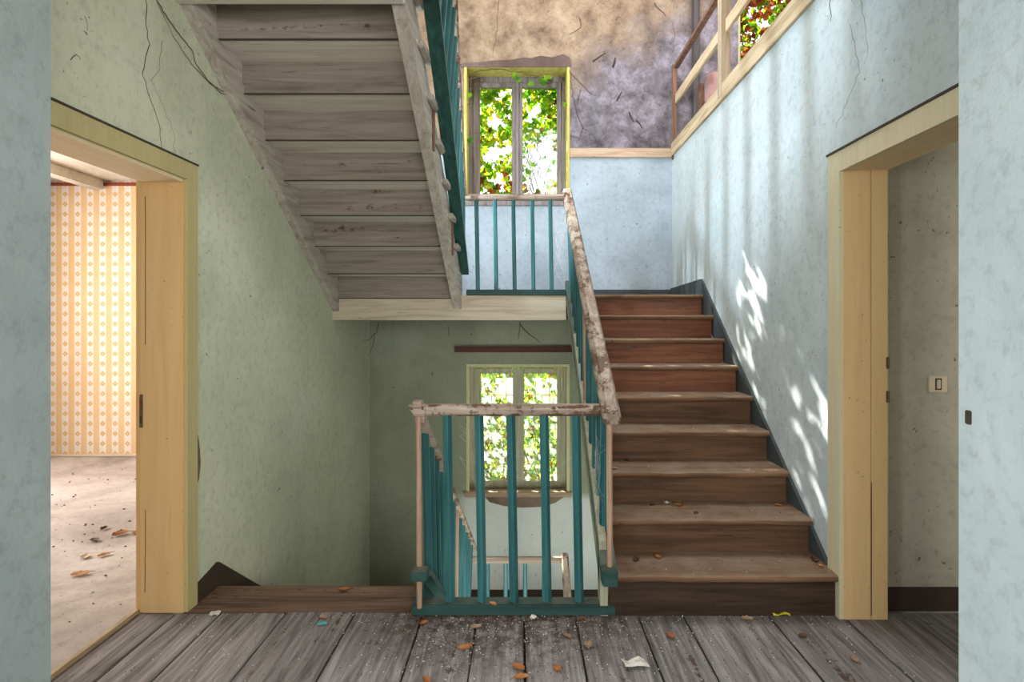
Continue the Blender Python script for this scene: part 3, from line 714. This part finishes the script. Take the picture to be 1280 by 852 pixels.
# strings
def cut_string(x0, x1, name, low=.15, m='white_under_y'):
    S = R2/RUN
    poly = [(5.10, 1.43+.02), (5.06, 1.64-low+.02), (2.86, 1.64-low+S*2.2+.02)]
    top = []
    for k in range(9, 0, -1):
        yr = 5.06-RUN*(k-1); zt = 1.64+R2*k-.03
        if yr-RUN < 2.6: continue
        top += [(max(2.86, yr-RUN), zt), (yr, zt)]
    poly = poly+top+[(5.10, 1.64)]
    return MB().prism(poly, x0, x1, 'x', fn=dr).build(name, m, su)
MB().prism([(5.10, 1.45), (5.06, 1.51), (2.86, 1.51+R2/RUN*2.2), (2.86, 1.79+R2/RUN*2.2), (5.06, 1.79), (5.10, 1.78)], -.570, -.503, 'x', fn=dr).build('outer_string', 'white_under_y', su)
cut_string(-1.578, -1.535, 'stepped_string')
S = R2/RUN
MB().prism([(5.06, 1.64-.15), (2.86, 1.64-.15+S*2.2), (2.86, 1.64+.0+S*2.2), (5.06, 1.64)], -1.600, -1.525, 'x', fn=dr).build('wall_string', 'white_under_y', su)
for k in (3, 6):
    yr = 5.06-RUN*(k-1); zb = 1.64+R2*(k-1)
    MB().box(-.502, -.49, yr-.05, yr-.02, zb-.1, zb+.16, .003, fn=dr).build('string_cleat', 'old_z', su, label='loose brown cleat')
bu = thing('balustrade', 'teal balustrade fixed outside the white upper stair', 'balustrade', (-.48, 5.06, 1.8))
ub = lambda y: 1.80+.674*(5.06-y)
MB().bar((-.482, 5.03, ub(5.03)), (-.470, 2.95, ub(2.95)), SQ(.085, .04)).build('base_rail', 'teal_y', bu)
uh = lambda y: 2.47+.674*(5.06-y)
xh = lambda y: -.487+.050*(5.06-y)
MB().bar((xh(5.07), 5.07, uh(5.07)), (xh(3.0), 3.0, uh(3.0)), RAIL(.055, .05)).build('handrail', 'rail_y', bu)
for k in range(14):
    y = 4.97-k*.155
    if y < 3.05: break
    MB().bar((-.480+.006*(5.06-y), y, ub(y)), (xh(y), y, uh(y)-.02), CH(.034, .030, .008), up=(0, 1, 0)).build('baluster', 'teal_z', bu)
# landing balustrade
bm_ = thing('balustrade', 'teal railing on the half landing in front of the upper window', 'balustrade', (-.04, 5.06, 1.64))
MB().box(-.462, .372, 5.03, 5.09, 1.634, 1.682, .005).build('base_plank', 'teal_x', bm_)
MB().bar((-.49, 5.06, 2.455), (.385, 5.06, 2.455), RAIL(.06, .05)).build('top_rail', 'rail_x', bm_)
for px in (597, 620, 643, 666.5, 689):
    xx = (px-VX)/F*5.06
    MB().bar((xx+.003, 5.06, 1.67), (xx-.01, 5.06, 2.435), CH(.034, .034, .008), up=(0, 1, 0)).build('baluster', 'teal_z', bm_)

# ================================================================== gallery railing (upper right)
gr = thing('gallery_railing', 'bare pine railing along the top of the right wall', 'railing', (RWX+.05, 4.5, 3.08))
MB().box(RWX-.02, RWX+.02, 2.3, 6.10, 3.085, 3.215, .003).build('kick_board', 'raw_y', gr)
MB().box(RWX-.015, RWX+.03, 6.06, 6.105, 3.05, 4.0, .004).build('post', 'old_z', gr)
MB().box(RWX-.022, RWX+.05, 4.56, 4.65, 3.12, 4.25, .004).build('post', 'raw_z', gr)
MB().box(RWX-.022, RWX+.05, 2.95, 3.04, 3.12, 4.25, .004).build('post', 'raw_z', gr)
MB().box(RWX+.0, RWX+.05, 2.3, 6.08, 3.96, 4.0, .004).build('top_rail', 'old_z', gr)
MB().box(RWX+.01, RWX+.035, 2.3, 6.06, 3.60, 3.70, .004).build('middle_rail', 'raw_y', gr)
# things on the gallery
MB().box(1.725, 1.80, BWY-.04, BWY, 3.1, 5.9, .01).build('dark_band', 'grey_band', None, label='narrow dark grey band on the wall behind the pine railing', category='post', origin=(1.76, BWY-.02, 3.1))  # added upright strip standing in for a soft dark band on the wall
MB().bar((1.73, 5.78, 3.1), (1.745, 5.88, 3.72), SQ(.05, .05)).build('old_board', 'old_z', None, label='short dark board leaning beside the pink roll behind the pine railing', category='board', origin=(1.73, 5.8, 3.1))
rb = thing('rolled_blanket', 'dusty pink rolled blanket standing behind the pine railing', 'blanket', (1.83, 5.75, 3.1))
mb = MB(); n_ = 16; vs = []; zs = (3.1, 3.2, 3.4, 3.6, 3.72, 3.77, 3.78)
for k, z in enumerate(zs):
    rr = (.075, .082, .076, .08, .074, .055, .01)[k]
    for i in range(n_):
        a = 2*PI*i/n_; q = rr*(1+.07*math.sin(3*a+z*7)); vs.append((1.83+q*math.cos(a), 5.75+q*math.sin(a), z))
mb.add(vs, [[k*n_+i, k*n_+(i+1) % n_, (k+1)*n_+(i+1) % n_, (k+1)*n_+i] for k in range(len(zs)-1) for i in range(n_)]+[list(range(n_))])
mb.build('blanket_roll', 'pink', rb, True)
MB().tube([(1.83+.086*math.cos(2*PI*i/14), 5.75+.086*math.sin(2*PI*i/14), 3.5) for i in range(15)], .006, 5).build('tie', 'old_z', rb)

# ================================================================== batten above the lower window
MB().box(-.68, .53, BWY-.028, BWY, 1.105, 1.165, .004).build('wooden_batten', 'batten', None, label='dark red-brown wooden batten on the wall above the lower window', category='batten', origin=(-.08, BWY, 1.13))
# wire mesh outside the lower window
wm = MB(); ym = 6.52
for i in range(9): wm.tube([(-.6+i*.15, ym, -.45), (-.6+i*.15, ym, 1.1)], .004, 4)
for i in range(9): wm.tube([(-.65, ym, -.4+i*.18), (.6, ym, -.4+i*.18)], .004, 4)
wm.build('wire_mesh', 'wire', None, label='wire mesh fixed outside the lower window', category='wire mesh', origin=(0, ym, .3))

# ================================================================== greenery
def leafgeo(mb, c, s, R, kind=0):
    pts = [(0, -.5), (.38, -.42), (.5, .02), (.22, .12), (0, .62), (-.22, .12), (-.5, .02), (-.38, -.42)]
    vs = [R @ Vector((p[0]*s, p[1]*s, abs(p[0])*s*.28))+c for p in pts]
    mb.k = kind
    mb.add(vs, [[0, 1, 2, 3, 4], [0, 4, 5, 6, 7]])
rnd = random.Random(11)
def rot(): return Matrix.Rotation(rnd.uniform(0, 2*PI), 3, 'Y') @ Matrix.Rotation(rnd.uniform(-1.0, 1.0), 3, 'X') @ Matrix.Rotation(rnd.uniform(-1, 1), 3, 'Z') @ Matrix.Rotation(PI/2, 3, 'X')
def stems(name, parent, n_, x, y, z, m='bark', r=.006, seg=9, up=.16, spread=.09):
    mb = MB()
    for i in range(n_):
        p = Vector((rnd.uniform(*x), rnd.uniform(*y), z[0]+rnd.uniform(0, .4))); pts = [p.copy()]; dx = rnd.uniform(-.06, .06)
        for k in range(seg):
            p = p+Vector((dx+rnd.uniform(-spread, spread), rnd.uniform(-.02, .02), rnd.uniform(.3, 1.2)*up))
            if p.z > z[1]: break
            pts.append(p.copy())
        if len(pts) > 1: mb.tube(pts, rnd.uniform(.6, 1)*r, 5, r*.4)
    return mb.build(name, m, parent)
# upper window creeper: clusters, leaving gaps of sky
cu = thing('climbing_vine', 'bright green climbing vine covering the upper window from outside', 'vine', (0, 6.7, 2.4))
mb = MB()
holes = [(-.30, 3.62, .10), (.12, 3.74, .09), (-.32, 3.25, .13), (-.15, 3.30, .09), (-.28, 2.98, .09), (-.42, 2.86, .06), (.28, 3.45, .08), (.33, 3.1, .16), (.16, 2.93, .12), (.05, 3.2, .10), (.2, 3.25, .16), (-.2, 2.85, .05)]
SUN = Vector((.58, -1, -.85))
rays = [(Vector(onR(px, py)), q) for px, py, q in ((925, 350, .045), (933, 332, .04), (943, 352, .05), (951, 338, .045), (955, 365, .055), (961, 385, .055), (968, 402, .045), (940, 375, .045), (972, 372, .045), (948, 387, .05), (933, 430, .03), (937, 445, .03), (966, 455, .035), (955, 485, .032), (990, 520, .025), (998, 505, .03), (1020, 540, .05), (1024, 495, .035), (1036, 516, .045), (1042, 545, .06), (1012, 570, .03), (1047, 580, .05), (1022, 612, .03), (948, 410, .03))]
def in_hole(c, hs):
    # straight sleeves where the low sun breaks through the leaves
    for p, q in rays:
        t = (c.y-p.y)/SUN.y; e = p+SUN*t-c
        if e.x*e.x+e.z*e.z < (q*.8+.022)**2: return rnd.random() < 1.0
    # gaps in the leaf curtain, in depth too: a gap is a straight sleeve through it along the window axis
    return any((c.x-h[0])**2+(c.z-h[1])**2 < h[2]**2 for h in hs)
for i in range(5200):
    y = rnd.uniform(6.42, 6.95)
    c = Vector((rnd.uniform(-.75, .7), y, rnd.uniform(2.3, 4.35)))
    if in_hole(c, holes) and rnd.random() < .975: continue
    if c.x > .02 and c.z < 3.42 and rnd.random() < .62: continue
    low = c.z < 3.0
    kd = 2 if rnd.random() < (.38 if low else .07) else (1 if rnd.random() < .33 else 0)
    leafgeo(mb, c, rnd.uniform(.045, .095), rot(), kd)
mb.build('foliage', ['leaf_green', 'leaf_yellow', 'leaf_red'], cu, kind='stuff')
stems('stem', cu, 34, (-.7, .7), (6.45, 6.8), (2.3, 4.1))
# tendrils that came in around the upper frame
vi = thing('dry_vine', 'dry creeper tendrils with a few leaves grown in around the upper window frame', 'vine', (0, 6.15, 3.98))
mb = MB()
def wig(pts, f, amp=2.0, off=.01):
    out = []
    for a, b in zip(pts, pts[1:]):
        k = max(2, int(math.hypot(a[0]-b[0], a[1]-b[1])/5))
        for i in range(k):
            t = i/k; q = f(a[0]+(b[0]-a[0])*t+rnd.uniform(-amp, amp)*.5, a[1]+(b[1]-a[1])*t+rnd.uniform(-amp, amp)*.5)
            out.append(q)
    out.append(f(*pts[-1])); return out
onW = lambda x, y: onB(x, y, BWY+.02+rnd.uniform(0, .03))
for pl in ([(583, 96), (600, 88), (625, 86), (645, 90), (668, 95), (690, 92), (706, 97)], [(585, 100), (598, 96), (607, 100), (598, 106), (590, 112)], [(590, 95), (587, 120), (590, 150), (586, 180), (589, 210)],
           [(700, 95), (705, 110), (698, 122), (690, 130)], [(640, 92), (655, 104), (668, 110)], [(704, 100), (708, 140), (705, 170)], [(590, 165), (600, 166)], [(588, 185), (600, 186)], [(583, 130), (592, 128), (600, 133)]):
    mb.tube(wig(pl, onW), .004, 4, .002)
mb.build('stem', 'vine_wood', vi)
mb = MB()
for (x, y) in ((644, 92), (648, 99), (643, 94), (663, 104), (676, 100), (682, 97), (687, 96), (679, 103), (588, 174), (586, 118), (706, 130)):
    leafgeo(mb, Vector(onB(x, y, BWY+.005)), rnd.uniform(.04, .07), Matrix.Rotation(rnd.uniform(-1, 1), 3, 'Y') @ Matrix.Rotation(PI/2+.3, 3, 'X'))
mb.build('foliage', 'leaf_green', vi)
vr = thing('dry_vine', 'thin dry creeper hanging on the back wall right of the upper window', 'vine', (.55, 6.12, 3.6))
mb = MB(); f_ = lambda x, y: onB(x, y, BWY-.004)
for pl in ([(712, 88), (725, 105), (740, 118)], [(713, 92), (716, 120), (722, 145), (728, 160), (724, 175)], [(728, 160), (735, 162)], [(712, 170), (722, 171)], [(722, 130), (726, 112)]): mb.tube(wig(pl, f_), .003, 4, .002)
mb.build('stem', 'vine_wood', vr)
vl = thing('dry_vine', 'loose dry creeper hanging in an arc across the upper left wall', 'vine', onL(240, 60))
mb = MB(); f_ = lambda x, y: (lambda p: (p[0]+.006, p[1], p[2]))(onL(x, y))
for pl in ([(190, -8), (205, 18), (222, 42), (238, 62), (244, 80), (258, 100), (275, 116), (296, 125)], [(196, 5), (215, 45), (238, 80), (262, 105), (285, 118)]): mb.tube(wig(pl, f_, 1.2), .0028 if pl[0][0] == 190 else .0012, 4, .002)
mb.build('stem', 'vine_wood', vl)
vb = thing('dry_vine', 'thin dry tendril dangling where the half landing meets the left wall', 'vine', onB(455, 415))
mb = MB(); f_ = lambda x, y: onB(x, y, 5.9)
for pl in ([(474, 402), (470, 415), (462, 424), (450, 428), (438, 422), (428, 408)], [(468, 418), (466, 432), (460, 445)]): mb.tube(wig(pl, f_, 1.2), .0035, 4, .002)
mb.build('stem', 'vine_wood', vb)
# lower window creeper
cl = thing('climbing_vine', 'tangled yellow-green vine with brown stems outside the lower window', 'vine', (0, 6.7, -.6))
mb = MB()
for i in range(2300):
    c = Vector((rnd.uniform(-.8, .75), rnd.uniform(6.55, 7.3), rnd.uniform(-.75, 1.15)))
    low = c.z < .0
    kd = 2 if rnd.random() < (.30 if low else .16) else (1 if rnd.random() < .5 else 0)
    leafgeo(mb, c, rnd.uniform(.03, .075), rot(), kd)
mb.build('foliage', ['leaf_green', 'leaf_yellow', 'leaf_red'], cl, kind='stuff')
stems('stem', cl, 40, (-.7, .7), (6.55, 6.8), (-.7, 1.1), r=.008, seg=12, up=.14, spread=.07)
# gallery greenery
cg = thing('climbing_vine', 'red and green creeper filling the gallery window at the top right', 'vine', (2.7, 6.6, 3.5))
mb = MB()
for i in range(2600):
    c = Vector((rnd.uniform(2.0, 3.4), rnd.uniform(6.35, 6.75), rnd.uniform(3.4, 5.3)))
    kd = 2 if rnd.random() < .62 else 0
    leafgeo(mb, c, rnd.uniform(.05, .10), rot(), kd)
mb.build('foliage', ['leaf_green', 'leaf_yellow', 'leaf_red'], cg, kind='stuff')
# hedge and lawn outside
hd = MB()
for i in range(5200):
    x = rnd.uniform(-4.5, 4.5); z = rnd.uniform(-2.6, 1.0)
    leafgeo(hd, Vector((x, 11+rnd.uniform(-.5, .5)+.25*math.sin(x*3), z)), rnd.uniform(.12, .28), rot(), 0 if rnd.random() < .8 else 1)
hd.build('hedge', ['hedge', 'leaf_yellow'], None, label='sunlit yellow-green hedge beyond the lower window', category='hedge', kind='stuff', origin=(0, 11, -2.6))
MB().box(-12, 12, 6.6, 30, -2.75, -2.6).build('ground', 'lawn', None, kind='structure', label='sunlit lawn outside the windows', category='lawn')

# ================================================================== litter
def leaf_thing(px, py, Z, s, m, label, group=None, r=None):
    r = rnd.uniform(0, 6.28) if r is None else r
    p = Vector(onF(px, py, Z)); p.z = Z
    n_, k = 7, 5; vs = []; fs = []
    curl = rnd.uniform(.5, 1.1)
    for i in range(n_):
        t = i/(n_-1); wd = math.sin(PI*min(1, t*.92+.06))**.7*.36*(1.12 if i % 2 else .74)
        for j in range(k):
            u = (j/(k-1)-.5)*2
            z = curl*.30*(abs(u)**1.6)*(.4+wd)+.22*curl*(t-.45)**2+rnd.uniform(0, .03)
            vs.append(Vector((u*wd, t-.5, z))*s)
    for i in range(n_-1):
        for j in range(k-1): fs.append([i*k+j, i*k+j+1, (i+1)*k+j+1, (i+1)*k+j])
    zmin = min(v.z for v in vs); R = Matrix.Rotation(r, 3, 'Z')
    me = bpy.data.meshes.new('autumn_leaf'); me.from_pydata([tuple(R @ Vector((v.x, v.y, v.z-zmin+.0015))) for v in vs], [], fs)
    me.materials.append(M[m]); me.shade_smooth()
    o = bpy.data.objects.new('autumn_leaf', me); COL.objects.link(o); o.location = p
    o['label'] = label; o['category'] = 'leaf'
    o['group'] = group or 'fallen autumn leaves'
    mb = MB(); tip = R @ Vector((0, -.5*s, .01)); e = R @ Vector((.08*s, -.85*s, .006))
    mb.tube([tip+p+Vector((0, 0, .002)), (tip+e)/2+p, e+p], .0012, 4)
    o['_base'] = tuple(p); mb.build('leaf_stalk', 'leaf_dark', o)
    return o
Z1, Z2, Z3, Z4, Z5 = .205, .385, .565, .745, .925
LV = [
 (518, 768, 0, .055, 'leaf_pale', 'pale curled leaf in front of the left end of the teal base plank'),
 (530, 780, 0, .045, 'leaf_dry', 'orange leaf just in front of the pale curled leaf at the plank'),
 (616, 756, .057, .04, 'leaf_dry', 'small brown leaf lying on the teal base plank'),
 (595, 785, 0, .05, 'leaf_pale', 'pale ragged leaf in front of the second teal baluster'),
 (582, 811, 0, .065, 'leaf_dry', 'orange-brown leaf with long stalk on the fifth floorboard gap'),
 (648, 836, 0, .06, 'leaf_dry', 'rear one of two orange leaves touching near the picture bottom'),
 (652, 848, 0, .055, 'leaf_dry', 'front one of two orange leaves touching near the picture bottom'),
 (696, 836, 0, .05, 'leaf_dry', 'small orange-brown leaf left of the dirty paper scrap'),
 (709, 796, 0, .045, 'leaf_pale', 'crumpled pale brown leaf behind the small orange-brown leaf'),
 (735, 808, 0, .055, 'leaf_pale', 'curled pale leaf behind the dirty paper scrap'),
 (714, 768, 0, .04, 'leaf_dry', 'upright orange leaf against the right half of the teal plank'),
 (728, 775, 0, .04, 'leaf_dry', 'orange leaf right of the upright leaf at the teal plank'),
 (838, 796, 0, .05, 'leaf_dry', 'bright orange leaf in front of the dark first riser'),
 (934, 775, 0, .055, 'leaf_pale', 'flat tan leaf against the first riser near the yellow wrapper'),
 (1003, 796, 0, .04, 'leaf_dark', 'small dark curled leaf right of the yellow wrapper'),
 (1068, 826, 0, .045, 'leaf_pale', 'pale pinkish leaf on the floorboards near the right doorway'),
 (533, 852, 0, .05, 'leaf_dry', 'orange leaf cut by the bottom edge of the picture'),
 (404, 773, 0, .05, 'leaf_pale', 'brown leaf beside the turquoise scrap at the descending stair'),
 (430, 738, 0, .055, 'leaf_dry', 'orange-brown leaf on the worn board heading the descending stair'),
 (822, 697, Z1, .045, 'leaf_dry', 'orange leaf at the back of the first stair tread'),
 (795, 700, Z1, .05, 'leaf_dark', 'dark leaf at the left back of the first stair tread'),
 (1018, 700, Z1, .06, 'leaf_dark', 'large dark brown leaf at the right back of the first stair tread'),
 (1026, 708, Z1, .035, 'leaf_dry', 'small tan leaf at the right end of the first stair tread'),
 (848, 632, Z2, .045, 'leaf_dry', 'orange leaf standing at the back of the second stair tread'),
 (815, 631, Z2, .035, 'leaf_dark', 'brown leaf left of the orange one on the second stair tread'),
 (870, 641, Z2, .035, 'leaf_dark', 'dark leaf in the middle of the second stair tread'),
 (972, 632, Z2, .04, 'leaf_dry', 'tan leaf at the right back of the second stair tread'),
 (768, 586, Z3, .04, 'leaf_pale', 'pale leaf at the left end of the third stair tread'),
 (783, 576, Z3, .045, 'leaf_dark', 'dark leaf at the left back of the third stair tread'),
 (810, 528, Z4, .05, 'leaf_dark', 'dark curled leaf at the back of the fourth stair tread'),
 (100, 718, 0, .085, 'leaf_dry', 'nearest orange-brown leaf on the side room floor'),
 (107, 696, 0, .075, 'leaf_pale', 'pale leaf behind the nearest leaf on the side room floor'),
 (130, 694, 0, .07, 'leaf_dry', 'orange leaf in the middle of the side room floor'),
 (150, 668, 0, .09, 'leaf_dry', 'long brown leaf in the row at the back of the side room floor'),
 (172, 667, 0, .09, 'leaf_dry', 'bright orange leaf beside the left door jamb'),
 (118, 676, 0, .07, 'leaf_dark', 'dark leaf at the left of the row on the side room floor'),
 (130, 661, 0, .06, 'leaf_dark', 'small dark leaf farthest back on the side room floor'),
]
for a in LV: leaf_thing(*a)
# scraps
def scrap(name, px, py, Z, w_, d_, m, label, cat, r=0, h=.006):
    p = Vector(onF(px, py, Z)); vs = []; n_ = 5; fs = []
    R = Matrix.Rotation(r, 3, 'Z')
    for i in range(n_):
        for j in range(n_):
            u, v = i/(n_-1)-.5, j/(n_-1)-.5
            vs.append(tuple(R @ Vector((u*w_*(1+rnd.uniform(-.06, .06)), v*d_*(1+rnd.uniform(-.06, .06)), .002+abs(math.sin(u*5+1))*h*1.2+rnd.uniform(0, h)))))
    for i in range(n_-1):
        for j in range(n_-1): fs.append([i*n_+j, (i+1)*n_+j, (i+1)*n_+j+1, i*n_+j+1])
    me = bpy.data.meshes.new(name); me.from_pydata(vs, [], fs); me.materials.append(mat(m))
    o = bpy.data.objects.new(name, me); COL.objects.link(o); o.location = p
    sm = o.modifiers.new('thickness', 'SOLIDIFY'); sm.thickness = .0012
    o['label'] = label; o['category'] = cat
    return o
scrap('paper_scrap', 794, 832, 0, .10, .055, 'paper', 'dirty white paper scrap near the picture bottom in front of the balustrade', 'paper', .15, .012)
scrap('cardboard_tag', 269, 767, 0, .045, .04, 'paper', 'small white card tag by the worn board at the left doorway', 'paper', .2, .004)
scrap('candy_wrapper', 976, 770, 0, .085, .03, 'yellow', 'bright yellow wrapper lying against the first riser', 'wrapper', .1, .01)
scrap('plastic_scrap', 403, 781, 0, .04, .025, 'blue', 'turquoise and white plastic scrap on the boards at the descending stair', 'scrap', .3, .006)
scrap('paper_scrap', 667, 775, 0, .035, .025, 'paper', 'crumpled pale paper bit in front of the middle teal baluster', 'paper', .8, .012)
scrap('paper_scrap', 834, 630, Z2, .03, .02, 'paper', 'tiny white paper bit at the back of the second stair tread', 'paper', .4, .008)
# grit
mb = MB()
def grit(mb, x, y, z, s):
    a = rnd.uniform(0, 6.3); vs = []
    for i in range(3): vs.append((x+s*math.cos(a+i*2.1)*rnd.uniform(.6, 1.2), y+s*math.sin(a+i*2.1)*rnd.uniform(.6, 1.2), z))
    vs.append((x, y, z+s*rnd.uniform(.5, 1.0)))
    mb.add(vs, [(0, 2, 1), (0, 1, 3), (1, 2, 3), (2, 0, 3)])
for i in range(5200):
    y = 2.93-abs(rnd.gauss(0, .28)) if rnd.random() < .7 else rnd.uniform(1.9, 2.9)
    x = rnd.gauss(-.02, .55) if rnd.random() < .75 else rnd.uniform(-1.6, 1.6)
    if not -1.85 < x < 2 or y < 1.6: continue
    mb.k = rnd.choice((0, 0, 1, 1, 1, 2)); grit(mb, x, y, .0015, rnd.choice((.0012, .002, .002, .003, .0045)))
for i in range(260):
    mb.k = 1; x, y = rnd.gauss(-.1, .28), 2.9-abs(rnd.gauss(0, .06))
    a = rnd.uniform(0, 3.14); l_ = rnd.uniform(.01, .035)
    mb.tube([(x, y, .004), (x+l_*math.cos(a), y+l_*math.sin(a)*.6, .006)], .0013, 3)
mb.build('floor_grit', ['paper', 'leaf_dark', 'render_patch'], None, label='plaster crumbs and plant grit scattered over the floorboards', category='debris', kind='stuff', origin=(0, 2.5, 0))
mb = MB()
for k in range(9):
    for i in range(70):
        y = 2.90+RUN*k+rnd.uniform(-.02, RUN-.01); z = .2055+RISE*k
        if k == 8: continue
        mb.k = rnd.choice((0, 1, 1, 2)); grit(mb, rnd.uniform(.43, 1.49), y, z, rnd.choice((.0015, .0025, .004)))
mb.build('stair_grit', ['paper', 'leaf_dark', 'render_patch'], None, label='crumbs and dust grains on the brown stair treads', category='debris', kind='stuff', origin=(.95, 3.8, .2))
mb = MB()
for i in range(420):
    y = rnd.uniform(2.3, 6.2); mb.k = rnd.choice((0, 1, 1, 2)); grit(mb, rnd.uniform(-4.2, -1.95), y, -.003, rnd.choice((.004, .007, .012)))
mb.build('room_grit', ['paper', 'leaf_dark', 'render_patch'], None, label='crumbs scattered over the side room floor', category='debris', kind='stuff', origin=(-3, 4, 0))
# cobwebs
def web(label, base, n_, fa, fb, r=.0008):
    mb = MB()
    for i in range(n_):
        a = Vector(fa()); b = Vector(fb()); s = (a-b).length*rnd.uniform(.05, .25)
        mb.tube([a.lerp(b, t)+Vector((0, 0, -s*4*t*(1-t))) for t in (0, .2, .4, .6, .8, 1)], r, 3)
    mb.build('cobweb', 'web', None, label=label, category='cobweb', kind='stuff', origin=base)
web('cobweb between the last landing baluster and the upper stair corner', (.3, 5.06, 2.2), 26, lambda: (.245, 5.06, rnd.uniform(1.8, 2.43)), lambda: (.37, 5.05, rnd.uniform(1.7, 2.43)), .0008)
web('cobweb hanging between the right rail end and its balusters', (.4, 3.1, .6), 26, lambda: (.405, rnd.uniform(2.9, 3.4), rnd.uniform(.35, .9)), lambda: (.36, 2.92, rnd.uniform(.3, .9)), .0004)
web('cobweb across the top of the front balustrade', (0, 2.93, .9), 10, lambda: (rnd.choice((-.35, -.2, .12)), 2.93, rnd.uniform(.6, .95)), lambda: (rnd.choice((-.3, .0, .28)), 2.93, rnd.uniform(.75, .95)), .0004)
for o in bpy.data.objects:
    if '_base' in o: del o['_base']
